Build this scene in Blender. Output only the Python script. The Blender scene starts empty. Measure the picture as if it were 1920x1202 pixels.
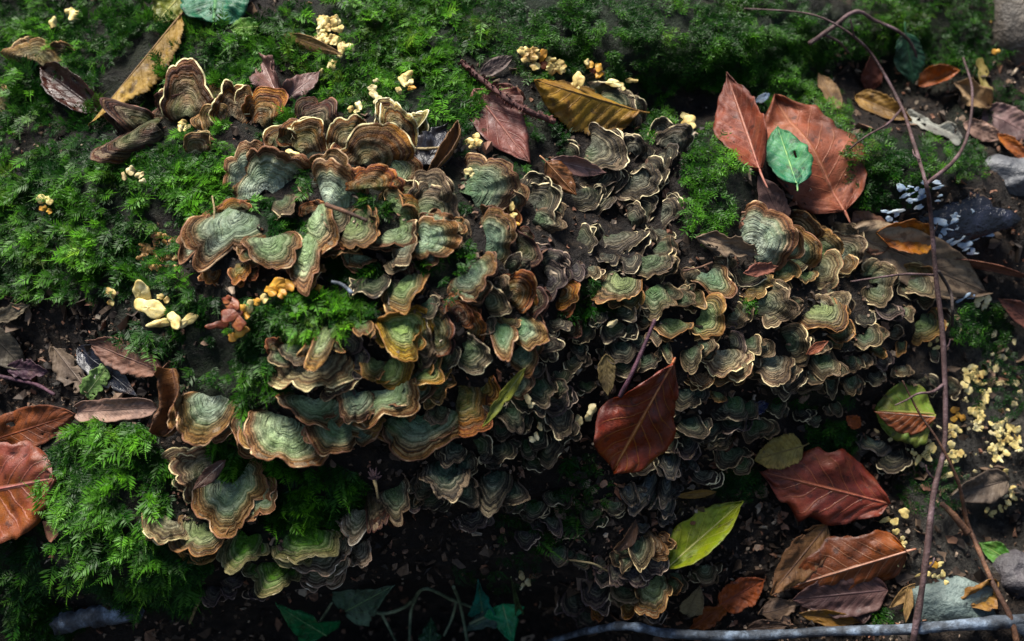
import bpy, math, random
import numpy as np
from mathutils import Vector, Matrix
R_ = math.radians
SC = bpy.context.scene
COL = SC.collection
# ---------------------------------------------------------------- camera, sky, sun, exposure
PX = 3000.0                 # photograph pixels per metre on the reference plane
DIST = 0.75                 # camera to reference plane
PITCH = R_(33)              # the lens looks down at the bank
AX = Vector((1, 0, 0))
AV = Vector((0, math.sin(PITCH), math.cos(PITCH)))
AN = Vector((0, -math.cos(PITCH), math.sin(PITCH)))
ORG = Vector((0, 0, 0.42))
cam = bpy.data.cameras.new('camera'); camo = bpy.data.objects.new('camera', cam); COL.objects.link(camo)
camo.matrix_world = Matrix(((AX.x, AV.x, AN.x, 0), (AX.y, AV.y, AN.y, 0), (AX.z, AV.z, AN.z, 0), (0, 0, 0, 1)))
camo.location = ORG + AN * DIST
cam.sensor_width = 36; cam.lens = 36 * DIST / (1920 / PX)
cam.clip_start = 0.02; cam.clip_end = 200
cam.dof.use_dof = True; cam.dof.focus_distance = DIST - 0.062; cam.dof.aperture_fstop = 4.6
SC.camera = camo
SUN_EL, SUN_AZ = R_(66), R_(200)      # high light from above, slightly from behind the bank's left
wd = bpy.data.worlds.new('World'); SC.world = wd; wd.use_nodes = True
nt = wd.node_tree; bg = nt.nodes['Background']
sky = nt.nodes.new('ShaderNodeTexSky'); sky.sky_type = 'NISHITA'; sky.sun_disc = False
SKY_DIR = None
sky.sun_elevation = SUN_EL; sky.air_density = 1.0; sky.dust_density = 2.0; sky.ozone_density = 1.0
nt.links.new(sky.outputs[0], bg.inputs[0]); bg.inputs[1].default_value = 0.05
sl = bpy.data.lights.new('sun', 'SUN'); sl.energy = 3.6; sl.angle = R_(25); sl.color = (1.0, 0.95, 0.87)
so = bpy.data.objects.new('sun', sl); COL.objects.link(so)
sdir = Vector((-0.30, 0.20, 1.0)).normalized()          # direction towards the light
so.rotation_euler = sdir.to_track_quat('Z', 'Y').to_euler()
sky.sun_elevation = math.asin(sdir.z); sky.sun_rotation = math.atan2(sdir.x, sdir.y)
SC.view_settings.view_transform = 'Standard'; SC.view_settings.look = 'None'
SC.view_settings.gamma = 1; SC.view_settings.use_curve_mapping = False
SC.view_settings.exposure = 1.3
SC.cycles.max_bounces = 6; SC.cycles.diffuse_bounces = 2; SC.cycles.glossy_bounces = 2
SC.cycles.transmission_bounces = 3; SC.cycles.use_denoising = True
# ---------------------------------------------------------------- helpers
RNG = np.random.default_rng(11); random.seed(11)
_T = RNG.random((4, 256, 256))
def vn(x, y, k=0):                                       # value noise 0..1
    x = np.asarray(x, float); y = np.asarray(y, float)
    i = np.floor(x).astype(int); j = np.floor(y).astype(int); f = x - i; g = y - j
    f = f*f*(3-2*f); g = g*g*(3-2*g); t = _T[k % 4]; o = (k*37) % 256
    a = t[(i+o) & 255, j & 255]; b = t[(i+1+o) & 255, j & 255]; c = t[(i+o) & 255, (j+1) & 255]; d = t[(i+1+o) & 255, (j+1) & 255]
    return (a*(1-f)+b*f)*(1-g) + (c*(1-f)+d*f)*g
def fbm(x, y, k=0, o=3):
    s = 0; a = 1; n = 0
    for q in range(o):
        s = s + a*(vn(x*2**q, y*2**q, k+q)-.5); n += a; a *= .5
    return s/n*2
def ga(x, y, cx, cy, sx, sy, a, rot=0):
    c, s = math.cos(R_(rot)), math.sin(R_(rot)); X = (x-cx)*c+(y-cy)*s; Y = -(x-cx)*s+(y-cy)*c
    return a*np.exp(-.5*((X/sx)**2+(Y/sy)**2))
def H(x, y):                                             # relief of the log and floor towards the lens, photograph pixels
    x = np.asarray(x, float); y = np.asarray(y, float)
    z = ga(x, y, 720, 590, 470, 320, 320) + ga(x, y, 230, 930, 150, 170, 80) + ga(x, y, 520, 1010, 190, 75, 110)
    z = z - .11*np.maximum(x-1150, 0) - .24*np.maximum(350-y, 0)
    z = z + ga(x, y, 820, 1220, 330, 85, -310) + ga(x, y, 1480, 610, 230, 150, 75) + ga(x, y, 1140, 400, 80, 55, -55)
    z = z + ga(x, y, 90, 690, 150, 80, -75) + ga(x, y, 1180, 40, 330, 80, 70) + ga(x, y, 1330, 195, 130, 45, -95)
    z = z + ga(x, y, 1335, 345, 55, 95, 45) + ga(x, y, 1680, 310, 190, 55, 70, 15) + ga(x, y, 1650, 115, 120, 55, -95)
    z = z + ga(x, y, 1500, 760, 60, 30, -25) + ga(x, y, 1450, 1030, 230, 110, -35) + ga(x, y, 1085, 640, 60, 60, -40)
    z = z + ga(x, y, 700, 520, 60, 35, -30) + ga(x, y, 270, 210, 90, 30, -40) + ga(x, y, 1890, 985, 60, 35, -70)
    z = z + .42*np.maximum(y-880, 0)*np.clip((x-1020)/160, 0, 1)*np.clip((2600-x)/300, 0, 1) + .25*np.clip(y-640, 0, 240)*np.clip((x-1600)/120, 0, 1)*np.clip((2600-x)/300, 0, 1)
    z = z + 30*fbm(x/170, y/170, 1, 2) + 16*fbm(x/60, y/60, 2, 3)
    return np.clip(z, -420, 620)
def uv_of(px, py, n=9):                                  # picture pixel -> point of the relief seen there
    px = np.asarray(px, float); py = np.asarray(py, float); h = np.zeros_like(px)
    for _ in range(n):
        k = 1-h/(DIST*PX); x = 960+(px-960)*k; y = 601+(py-601)*k; h = .5*h+.5*H(x, y) if _ > 2 else H(x, y)
    return x, y, h
def W(x, y, h):                                          # relief coordinates -> world
    u = (x-960)/PX; v = (601-y)/PX; n = h/PX
    return Vector((ORG.x+u, ORG.y+AV.y*v+AN.y*n, ORG.z+AV.z*v+AN.z*n))
def Wn(x, y, h):
    u = (x-960)/PX; v = (601-y)/PX; n = h/PX
    return np.stack([ORG.x+u, ORG.y+AV.y*v+AN.y*n, ORG.z+AV.z*v+AN.z*n], -1)
def at(px, py, lift=0.0):                                # pixel -> world point lifted off the surface there, and metres per pixel
    x, y, h = uv_of(px, py); h = float(h)+lift; k = 1-h/(DIST*PX)
    return W(960+(px-960)*k, 601+(py-601)*k, h), k/PX
def mesh(name, V, F, mat, parent=None, smooth=True, attrs=None):
    me = bpy.data.meshes.new(name)
    if isinstance(V, np.ndarray): V = V.tolist()
    me.from_pydata(V, [], F if isinstance(F, list) else F.tolist())
    for k, a in (attrs or {}).items():
        at_ = me.attributes.new(k, 'FLOAT', 'POINT'); at_.data.foreach_set('value', np.asarray(a, np.float32))
    if smooth: me.polygons.foreach_set('use_smooth', [True]*len(me.polygons))
    o = bpy.data.objects.new(name, me); COL.objects.link(o)
    if mat: me.materials.append(mat)
    if parent: o.parent = parent
    return o
def empty(name, loc=(0, 0, 0)):
    o = bpy.data.objects.new(name, None); COL.objects.link(o); o.location = loc; o.empty_display_size = .01
    return o
def tag(o, label, cat=None, group=None, kind=None):
    o['label'] = label
    if cat: o['category'] = cat
    if group: o['group'] = group
    if kind: o['kind'] = kind
    return o
def grid_faces(n, m, off=0, closed=False):               # n rows x m columns of vertices
    f = []
    for i in range(n-1):
        for j in range(m if closed else m-1):
            a = i*m+j; b = i*m+(j+1) % m
            f.append((off+a, off+b, off+b+m, off+a+m))
    return f
def spline(pts, n):                                      # Catmull-Rom through pts (rows), n samples
    P = np.array([p for p in pts], float); P = np.vstack([2*P[0]-P[1], P, 2*P[-1]-P[-2]])
    t = np.linspace(0, len(P)-3-1e-6, n); i = t.astype(int); f = (t-i)[:, None]
    a, b, c, d = P[i], P[i+1], P[i+2], P[i+3]
    return .5*((2*b)+(c-a)*f+(2*a-5*b+4*c-d)*f*f+(3*b-a-3*c+d)*f**3)
def tube(name, C, rad, mat, parent=None, m=8, rough=0.0, seed=0):   # tapered tube along points C (n,3)
    C = np.array(C, float); n = len(C); T = np.gradient(C, axis=0); T /= np.linalg.norm(T, axis=1)[:, None]+1e-12
    up = np.array([.3, -.5, .8]); A = np.cross(T, up); A /= np.linalg.norm(A, axis=1)[:, None]+1e-12; B = np.cross(T, A)
    th = np.linspace(0, 2*np.pi, m, endpoint=False); rad = np.asarray(rad, float)*np.ones(n)
    rr = rad[:, None]*(1+rough*(vn(np.arange(n)[:, None]*.6+seed, np.arange(m)[None]*1.1+seed*3, 1)-.5)*2)
    V = C[:, None]+rr[..., None]*(np.cos(th)[None, :, None]*A[:, None]+np.sin(th)[None, :, None]*B[:, None])
    V = np.vstack([V.reshape(-1, 3), C[:1]-T[:1]*rad[0]*.5, C[-1:]+T[-1:]*rad[-1]*.5])
    F = grid_faces(n, m, 0, True); e = n*m
    F += [(e, (j+1) % m, j) for j in range(m)]+[(e+1, (n-1)*m+j, (n-1)*m+(j+1) % m) for j in range(m)]
    tt = np.repeat(np.linspace(0, 1, n), m); tt = np.append(tt, [0, 1])
    return mesh(name, V, F, mat, parent, attrs={'tt': tt})
# ---------------------------------------------------------------- materials
def lin(h):
    h = h.lstrip('#'); c = [int(h[i:i+2], 16)/255 for i in (0, 2, 4)]
    return tuple(x/12.92 if x <= .04045 else ((x+.055)/1.055)**2.4 for x in c)+(1,)
class NB:                                                # small node-tree builder
    def __init__(s, name):
        s.m = bpy.data.materials.new(name); s.m.use_nodes = True; s.t = s.m.node_tree
        s.b = s.t.nodes['Principled BSDF']
    def n(s, typ, **k):
        o = s.t.nodes.new('ShaderNode'+typ)
        for a, v in k.items(): setattr(o, a, v)
        return o
    def put(s, sock, v):
        if v is None: return
        if hasattr(v, 'links') or isinstance(v, bpy.types.NodeSocket): s.t.links.new(v, sock)
        else: sock.default_value = v
    def math(s, op, a, b=None, c=None, clamp=False):
        o = s.n('Math', operation=op, use_clamp=clamp); s.put(o.inputs[0], a); s.put(o.inputs[1], b); s.put(o.inputs[2], c); return o.outputs[0]
    def mix(s, f, a, b, mode='MIX'):
        o = s.n('Mix', data_type='RGBA', blend_type=mode); s.put(o.inputs[0], f); s.put(o.inputs[6], a); s.put(o.inputs[7], b); return o.outputs[2]
    def attr(s, name): return s.n('Attribute', attribute_name=name).outputs['Fac']
    def acol(s, name): return s.n('Attribute', attribute_name=name).outputs['Color']
    def ramp(s, f, stops, interp='LINEAR'):
        o = s.n('ValToRGB'); r = o.color_ramp; r.interpolation = interp
        while len(r.elements) < len(stops): r.elements.new(.5)
        for e, (p, c) in zip(r.elements, stops): e.position = p; e.color = lin(c) if isinstance(c, str) else c
        s.put(o.inputs[0], f); return o.outputs[0]
    def noise(s, scale, vec=None, detail=4, rough=.55, dist=0, col=False):
        o = s.n('TexNoise'); o.inputs['Scale'].default_value = scale; o.inputs['Detail'].default_value = detail
        o.inputs['Roughness'].default_value = rough; o.inputs['Distortion'].default_value = dist
        if vec is not None: s.put(o.inputs['Vector'], vec)
        return o.outputs[1 if col else 0]
    def pos(s): return s.n('NewGeometry').outputs['Position']
    def obj(s): return s.n('TexCoord').outputs['Object']
    def xyz(s, x, y, z):
        o = s.n('CombineXYZ'); s.put(o.inputs[0], x); s.put(o.inputs[1], y); s.put(o.inputs[2], z); return o.outputs[0]
    def rnd(s): return s.n('ObjectInfo').outputs['Random']
    def bump(s, h, strength=.5, dist=.001):
        o = s.n('Bump'); o.inputs['Strength'].default_value = strength; o.inputs['Distance'].default_value = dist
        s.put(o.inputs['Height'], h); s.t.links.new(o.outputs[0], s.b.inputs['Normal'])
    def hsv(s, c, h=None, sat=None, v=None):
        o = s.n('HueSaturation'); s.put(o.inputs['Hue'], h); s.put(o.inputs['Saturation'], sat); s.put(o.inputs['Value'], v); s.put(o.inputs['Color'], c); return o.outputs[0]
    def fin(s, col, rough=.6, spec=.5, coat=0):
        s.put(s.b.inputs['Base Color'], col); s.put(s.b.inputs['Roughness'], rough); s.put(s.b.inputs['Specular IOR Level'], spec)
        if coat: s.b.inputs['Coat Weight'].default_value = coat; s.b.inputs['Coat Roughness'].default_value = .25
        return s.m
def mr(s, f, a, b, c=0., d=1.):                          # map range, clamped
    o = s.n('MapRange'); s.put(o.inputs[0], f)
    for i, v in enumerate((a, b, c, d)): o.inputs[i+1].default_value = v
    return o.outputs[0]
# ---------------------------------------------------------------- ground, log, bank
def mat_ground(name, a, b, c, mossc='#1a3310'):
    s = NB(name); p = s.pos(); n1 = s.noise(95, p, 8, .7); n2 = s.noise(520, p, 4, .75); n3 = s.noise(16, p, 3)
    col = s.ramp(n1, [(.3, a), (.5, b), (.7, c)]); col = s.mix(mr(s, n2, .35, .65), s.mix(.8, col, (0.004, .003, .003, 1)), col)
    ms = s.math('MULTIPLY', s.attr('moss'), mr(s, n1, .3, .5)); col = s.mix(ms, col, s.ramp(n2, [(.3, '#0c1a08'), (.7, mossc)]))
    s.bump(s.math('ADD', s.math('MULTIPLY', n1, 2.0), n2), 1.0, .009)
    return s.fin(col, mr(s, n2, .3, .7, .45, .85), .4)
M_LOG = mat_ground('dark rotting wood', '#100c0a', '#2a1f18', '#54432f')
M_FLOOR = mat_ground('dark leaf mould', '#15110e', '#352a22', '#665445')
M_BARK = mat_ground('grey weathered bark', '#26241e', '#57524a', '#8f897e')
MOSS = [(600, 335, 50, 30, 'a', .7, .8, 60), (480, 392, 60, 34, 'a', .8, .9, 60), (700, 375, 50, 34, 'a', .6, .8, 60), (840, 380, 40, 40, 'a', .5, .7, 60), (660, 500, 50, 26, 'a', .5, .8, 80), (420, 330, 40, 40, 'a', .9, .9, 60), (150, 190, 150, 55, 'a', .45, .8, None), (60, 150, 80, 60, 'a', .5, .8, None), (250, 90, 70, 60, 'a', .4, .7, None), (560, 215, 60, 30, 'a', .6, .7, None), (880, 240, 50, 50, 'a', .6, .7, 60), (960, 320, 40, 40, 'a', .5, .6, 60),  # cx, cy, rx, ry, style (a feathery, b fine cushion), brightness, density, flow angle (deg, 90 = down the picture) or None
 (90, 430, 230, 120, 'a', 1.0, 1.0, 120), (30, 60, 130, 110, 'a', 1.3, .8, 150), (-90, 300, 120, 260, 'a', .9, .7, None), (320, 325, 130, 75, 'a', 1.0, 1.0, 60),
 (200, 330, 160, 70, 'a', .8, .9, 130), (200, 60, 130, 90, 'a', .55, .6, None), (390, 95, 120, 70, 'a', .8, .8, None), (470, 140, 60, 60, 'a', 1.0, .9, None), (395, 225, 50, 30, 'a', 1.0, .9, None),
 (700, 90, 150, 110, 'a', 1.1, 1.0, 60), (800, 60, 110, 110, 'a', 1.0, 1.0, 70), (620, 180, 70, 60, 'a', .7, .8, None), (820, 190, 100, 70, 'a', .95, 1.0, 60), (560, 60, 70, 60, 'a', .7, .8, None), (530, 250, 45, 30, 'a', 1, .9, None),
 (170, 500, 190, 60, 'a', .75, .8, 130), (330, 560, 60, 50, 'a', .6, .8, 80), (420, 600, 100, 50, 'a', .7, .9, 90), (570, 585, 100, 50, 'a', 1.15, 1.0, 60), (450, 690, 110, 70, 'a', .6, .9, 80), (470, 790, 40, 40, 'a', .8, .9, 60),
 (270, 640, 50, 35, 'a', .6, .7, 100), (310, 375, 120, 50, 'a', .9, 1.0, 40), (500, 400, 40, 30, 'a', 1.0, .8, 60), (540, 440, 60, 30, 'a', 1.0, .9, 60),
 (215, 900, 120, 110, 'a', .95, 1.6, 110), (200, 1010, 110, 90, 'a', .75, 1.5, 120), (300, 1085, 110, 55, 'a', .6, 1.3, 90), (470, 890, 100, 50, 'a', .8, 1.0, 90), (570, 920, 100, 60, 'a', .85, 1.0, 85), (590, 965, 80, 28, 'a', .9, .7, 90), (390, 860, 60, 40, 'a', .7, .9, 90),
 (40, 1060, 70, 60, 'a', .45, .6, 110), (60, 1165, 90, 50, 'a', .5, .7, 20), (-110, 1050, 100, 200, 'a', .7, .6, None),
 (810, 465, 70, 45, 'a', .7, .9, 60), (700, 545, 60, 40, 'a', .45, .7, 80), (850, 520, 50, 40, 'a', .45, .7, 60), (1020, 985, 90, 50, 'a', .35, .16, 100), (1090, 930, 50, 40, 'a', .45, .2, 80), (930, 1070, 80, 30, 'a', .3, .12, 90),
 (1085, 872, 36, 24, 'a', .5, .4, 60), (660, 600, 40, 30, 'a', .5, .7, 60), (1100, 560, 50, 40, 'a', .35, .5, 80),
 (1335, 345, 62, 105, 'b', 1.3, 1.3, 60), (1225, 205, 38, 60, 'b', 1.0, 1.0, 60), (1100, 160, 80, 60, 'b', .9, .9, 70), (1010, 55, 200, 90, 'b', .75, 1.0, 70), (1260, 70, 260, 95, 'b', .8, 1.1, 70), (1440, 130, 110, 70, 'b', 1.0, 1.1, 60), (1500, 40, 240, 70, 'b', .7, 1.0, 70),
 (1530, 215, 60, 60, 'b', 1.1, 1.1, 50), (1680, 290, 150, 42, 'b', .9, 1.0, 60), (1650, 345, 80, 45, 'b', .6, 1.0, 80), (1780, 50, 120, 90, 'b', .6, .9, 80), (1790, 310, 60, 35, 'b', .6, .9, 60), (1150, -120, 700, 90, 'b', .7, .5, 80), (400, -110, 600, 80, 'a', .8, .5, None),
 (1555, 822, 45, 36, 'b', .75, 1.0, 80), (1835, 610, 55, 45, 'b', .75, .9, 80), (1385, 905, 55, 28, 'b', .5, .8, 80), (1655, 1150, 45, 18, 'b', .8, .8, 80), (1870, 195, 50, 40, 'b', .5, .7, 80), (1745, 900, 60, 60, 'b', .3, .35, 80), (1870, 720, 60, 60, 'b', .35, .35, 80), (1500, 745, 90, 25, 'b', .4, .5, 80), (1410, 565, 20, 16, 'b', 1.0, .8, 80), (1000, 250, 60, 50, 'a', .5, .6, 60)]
def moss_amount(x, y):
    m = np.zeros_like(np.asarray(x, float))
    for cx, cy, rx, ry, st, br, de, fl in MOSS:
        m = np.maximum(m, np.clip(1.9-1.5*np.sqrt(((x-cx)/rx)**2+((y-cy)/ry)**2), 0, 1)*min(1, de))
    return m
def axis_nodes(lo, hi, a, b, step, far):                 # fine between a and b, growing steps outside
    mid = np.arange(a, b+step, step); L = []; R = []; s = step; p = a
    while p > lo: s *= far; p -= s; L.append(p)
    s = step; p = mid[-1]
    while p < hi: s *= far; p += s; R.append(p)
    return np.concatenate([L[::-1], mid, R])
gx = axis_nodes(-1900, 3900, -140, 2060, 6.5, 1.25); gy = axis_nodes(-1500, 2300, -140, 1340, 6.5, 1.25)
GX, GY = np.meshgrid(gx, gy)
GH = H(GX, GY); GM = moss_amount(GX, GY)
rough = 9*fbm(GX/22, GY/22, 3, 3)
inn = (GX > -200) & (GX < 2120) & (GY > -200) & (GY < 1400)
GH = GH + np.where(inn, rough, 0)
GV = Wn(GX, GY, GH).reshape(-1, 3)
def is_log(x, y):                                        # region of the rotting log against the floor and the bank behind
    w = 40*fbm(x/120, y/120, 0, 2)
    top = np.interp(x, [-2000, 0, 500, 880, 1000, 1200, 1290, 1420, 1600, 1760, 1830, 4000], [-1600, -1600, -1600, -1600, 60, 120, 190, 370, 405, 560, 700, 700])
    bot = np.interp(x, [-2000, 0, 100, 130, 420, 700, 1000, 1100, 1300, 1500, 1780, 1830, 4000], [540, 560, 640, 1130, 1140, 1060, 950, 900, 920, 860, 830, 700, 700])
    return (y > top+w*.4) & (y < bot+w*.4)
nyy, nxx = GX.shape
I, J = np.meshgrid(np.arange(nyy-1), np.arange(nxx-1), indexing='ij')
quad = np.stack([I*nxx+J, (I+1)*nxx+J, (I+1)*nxx+J+1, I*nxx+J+1], -1).reshape(-1, 4)
qc = np.stack([(GX[:-1, :-1]+GX[1:, 1:])/2, (GY[:-1, :-1]+GY[1:, 1:])/2], -1).reshape(-1, 2)
lg = is_log(qc[:, 0], qc[:, 1]); bark = (~lg) & (qc[:, 0] > 1690+30*fbm(qc[:, 0]/60, qc[:, 1]/60, 1, 2)) & (qc[:, 1] > 560) & (qc[:, 1] < 1060)
def sheet(name, sel, mat):
    q = quad[sel]; u, inv = np.unique(q, return_inverse=True)
    return mesh(name, GV[u], inv.reshape(-1, 4), mat, attrs={'moss': GM.reshape(-1)[u]})
tag(sheet('rotting_log', lg, M_LOG), 'dark rotting log overgrown with feathery moss and tiers of bracket fungi', 'log')
tag(sheet('weathered_log', bark, M_BARK), 'grey weathered trunk dotted with cream crust fungus behind the upright twig', 'log')
tag(sheet('ground', ~(lg | bark), M_FLOOR), 'dark damp woodland floor of leaf mould', kind='structure')
g2 = mesh('ground', [(-40, -40, -.12), (40, -40, -.12), (40, 40, -.12), (-40, 40, -.12)], [(0, 1, 2, 3)], M_FLOOR, attrs={'moss': [0]*4})
tag(g2, 'wider woodland floor around the log', kind='structure')
# ---------------------------------------------------------------- bracket fungi
BT = {  # zones from the root outwards, rim colour, share of pale rim, words
 'jade': (['#b2c4a4', '#a8ba94', '#8b946c', '#4d3d2a', '#937150', '#7a5236', '#ad845c'], '#d8b98a', .25, 'mint-green bracket with brown banded margin'),
 'blue': (['#c6d2c2', '#b6c6b0', '#99a484', '#5c4a36', '#94704f', '#84593c', '#b08560'], '#d9b48a', .25, 'pale blue-green bracket with frilled rusty margin'),
 'teal': (['#6b8472', '#84997f', '#858e6c', '#443828', '#836848', '#704b34', '#9b7653'], '#cfae80', .2, 'teal-green bracket with brown margin'),
 'brown': (['#9a917c', '#94745a', '#7c4f33', '#5b3420', '#8a5732', '#5e3721', '#9a6a3e'], '#f0e2a8', .55, 'chestnut-brown banded bracket with cream lip'),
 'lip': (['#8f8f76', '#8f7258', '#7c4f33', '#5f3620', '#8a5732', '#d6c486', '#efe2ac'], '#f2e7b8', .95, 'chestnut stalked cap with wide cream lip'),
 'rust': (['#8d7a62', '#8a5a3d', '#a1622f', '#6e3a20', '#b0703c', '#8a4e2a', '#c08550'], '#d39a62', .25, 'rusty orange-brown bracket'),
 'dkred': (['#6d5a4c', '#5c3a2c', '#4a2419', '#3a1a12', '#5b2f20', '#42211a', '#70432f'], '#8a5a42', .1, 'dark red-brown bracket'),
 'ochre': (['#a08660', '#9a774a', '#8f6a3c', '#6b4a2a', '#a57c48', '#8f6638', '#b48a54'], '#e0c288', .4, 'ochre-tan bracket'),
 'tan': (['#8f9d88', '#949478', '#7a6c50', '#5a4a36', '#96805f', '#735d45', '#ab9070'], '#ddc99a', .3, 'tan banded bracket with greenish heart'),
 'tanpale': (['#b9b79c', '#c4b692', '#a38f6a', '#6b4c35', '#c9b084', '#9b7350', '#dcc794'], '#ecd9a0', .5, 'pale tan bracket with cream-brown zones'),
 'olive': (['#a3b97c', '#a9bc7c', '#8a9258', '#5c5230', '#a5854a', '#8f6234', '#c09252'], '#d8b070', .25, 'olive-green bracket with orange-tan margin'),
 'lime': (['#b2c888', '#b9cc86', '#9ba85e', '#6d6434', '#b8974e', '#95682f', '#c89a54'], '#dcb878', .2, 'yellow-green bracket with ochre margin'),
 'green': (['#5f7a52', '#6f8560', '#6a7352', '#443c2a', '#7a6a4a', '#5f4a33', '#8d7452'], '#cdb684', .3, 'dull green bracket with thin brown margin'),
 'dkgreen': (['#46604f', '#4d6652', '#44523f', '#2c2a21', '#5b5140', '#43382c', '#6e5c46'], '#c9b48a', .25, 'dark green bracket with dusky margin'),
 'grey': (['#666d5e', '#6d6e5c', '#57533f', '#38322a', '#6e604b', '#4a3e31', '#84705a'], '#e6d6a8', .42, 'grey-brown bracket with thin cream lip'),
 'dark': (['#444840', '#4a4a3e', '#38352b', '#25211b', '#4b4234', '#332a22', '#5c4c3a'], '#dccba0', .36, 'blackish bracket with pale lip'),
 'violet': (['#5a5459', '#5f555a', '#4d4448', '#332b2e', '#6a5856', '#4c3d3d', '#836a62'], '#cbb094', .25, 'violet-grey bracket'),
 'slate': (['#57646a', '#626d70', '#505a5c', '#363a3b', '#615f5a', '#47423f', '#77695f'], '#b8a288', .2, 'slate-blue wrinkled bracket'),
 'mossy': (['#5d8a3a', '#6d9a48', '#7fa05a', '#5e6a3c', '#8a8a5e', '#6a6440', '#a09a72'], '#c8b890', .2, 'bracket coated in bright green algae'),
 'chalk': (['#a5a58e', '#b5ac94', '#8f8468', '#5d4c3c', '#c4b299', '#8d7460', '#d2bfa4'], '#e8d8bc', .4, 'chalky pale bracket in stacked tiers'),
}
def mat_bracket(t):
    cols = BT[t][0]; s = NB('bracket cap '+t); rr = s.attr('rr'); ph = s.attr('ph'); rd = s.rnd(); p = s.pos()
    n1 = s.noise(55, p, 4, .6); n2 = s.noise(230, p, 5, .65); n3 = s.noise(900, p, 3, .7)
    st = s.noise(1.0, s.xyz(s.math('MULTIPLY', ph, 26.), s.math('MULTIPLY', rr, 2.5), s.math('MULTIPLY', rd, 40.)), 3, .6)
    r2 = s.math('ADD', rr, s.math('MULTIPLY', s.math('SUBTRACT', n1, .5), .22)); r2 = s.math('ADD', r2, s.math('MULTIPLY', s.math('SUBTRACT', st, .5), s.math('MULTIPLY', rr, .07)))
    r2 = s.math('ADD', r2, s.math('MULTIPLY', s.math('SUBTRACT', rd, .5), .16))
    mx = lambda u, v, f: tuple(lin(u)[k]*(1-f)+(lin(v)[k] if isinstance(v, str) else v[k])*f for k in range(3))+(1,)
    g = t in ('jade', 'blue', 'teal', 'lime', 'mossy', 'green', 'olive', 'dkgreen'); w_ = .16 if t in ('jade', 'blue', 'teal', 'lime', 'mossy') else .07 if g else 0.
    col = s.ramp(r2, [(.05, cols[0]), (.28+w_, cols[1]), (.38+w_, mx(cols[1], '#2a2418', .5)), (.44+w_, mx(cols[1], '#e6dfc0', .28)), (.53+w_, mx(cols[2], '#2a2015', .35)), (.59+w_, mx(cols[4], '#e8dcb8', .30)), (.66+w_*.75, cols[3]), (.73+w_*.55, cols[4]), (.79+w_*.33, mx(cols[3], '#140c08', .3)), (.86, cols[5]), (.90, mx(cols[4], '#e0c89a', .22)), (.94, cols[5]), (.985, cols[6])])
    fr = s.math('ADD', 34., s.math('MULTIPLY', rd, 20.))
    r3 = s.math('ADD', rr, s.math('MULTIPLY', s.math('SUBTRACT', n1, .5), .18))
    band = s.noise(1.0, s.xyz(s.math('MULTIPLY', r3, s.math('MULTIPLY', fr, .5)), s.math('MULTIPLY', rd, 60.), s.math('MULTIPLY', ph, .55)), 2, .6); band = mr(s, band, .3, .7, -1., 1.)
    bs = mr(s, rr, .1, .75, .55, .7)
    dk = s.math('MULTIPLY', mr(s, band, .1, .7), bs)
    col = s.mix(dk, col, s.mix(1.0, col, (.24, .2, .18, 1), 'MULTIPLY'))
    lt = s.math('MULTIPLY', mr(s, band, -.35, -.8), mr(s, rr, .15, .8, .25, .5)); col = s.mix(lt, col, s.mix(.6, col, (.62, .52, .36, 1)))
    col = s.mix(s.math('MULTIPLY', mr(s, s.noise(330, p, 5, .7), .5, .68), mr(s, rr, .8, .35, 0, .22)), col, lin('#ccd2ba'))
    grime = s.math('MULTIPLY', mr(s, n2, .5, .68), .8); col = s.mix(grime, col, s.mix(1., col, (.3, .29, .25, 1), 'MULTIPLY'))
    col = s.mix(s.math('MULTIPLY', mr(s, n3, .45, .65), .6), col, s.mix(1., col, (.45, .43, .38, 1), 'MULTIPLY'))
    alg = s.math('MULTIPLY', mr(s, s.noise(26, p, 3), .46, .6), mr(s, rr, .9, .4, 0, .6)); col = s.mix(alg, col, s.mix(.62, col, lin('#4c7a30')))
    col = s.hsv(col, s.math('ADD', .487, s.math('MULTIPLY', rd, .026)), 1.2 if t in ('jade', 'blue', 'teal', 'brown', 'rust', 'dkred', 'lime', 'mossy', 'lip') else 1.05, s.math('ADD', .6 if t in ('jade', 'blue', 'teal', 'brown', 'rust', 'lime', 'mossy', 'lip', 'chalk') else .5, s.math('MULTIPLY', s.math('FRACT', s.math('MULTIPLY', rd, 7.3)), .4)))
    hgt = s.math('ADD', s.math('MULTIPLY', band, .5), s.math('ADD', s.math('MULTIPLY', n2, 1.4), s.math('MULTIPLY', n3, .5)))
    s.bump(hgt, .9, .0018)
    return s.fin(col, mr(s, n2, .3, .7, .5, .85), .35)
def mat_rim(t):
    pale, amt = BT[t][1], BT[t][2]; s = NB('growing edge '+t); p = s.pos(); n = s.noise(90, p, 3); n2 = s.noise(500, p, 3)
    f = mr(s, n, .62-amt*.35, .72-amt*.35); c = s.mix(f, lin(BT[t][0][5]), lin(pale)); c = s.mix(mr(s, n2, .4, .7, 0, .35), c, lin('#5d4630'))
    s.bump(n2, .4, .0006)
    return s.fin(c, .6, .35)
s = NB('pore surface'); p = s.pos(); n = s.noise(1400, p, 2); M_PORE = s.fin(s.mix(mr(s, n, .4, .6), lin('#4a3d30'), lin('#7d6b54')), .8, .2)
MB = {t: mat_bracket(t) for t in BT}; MRIM = {t: mat_rim(t) for t in BT}
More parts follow.
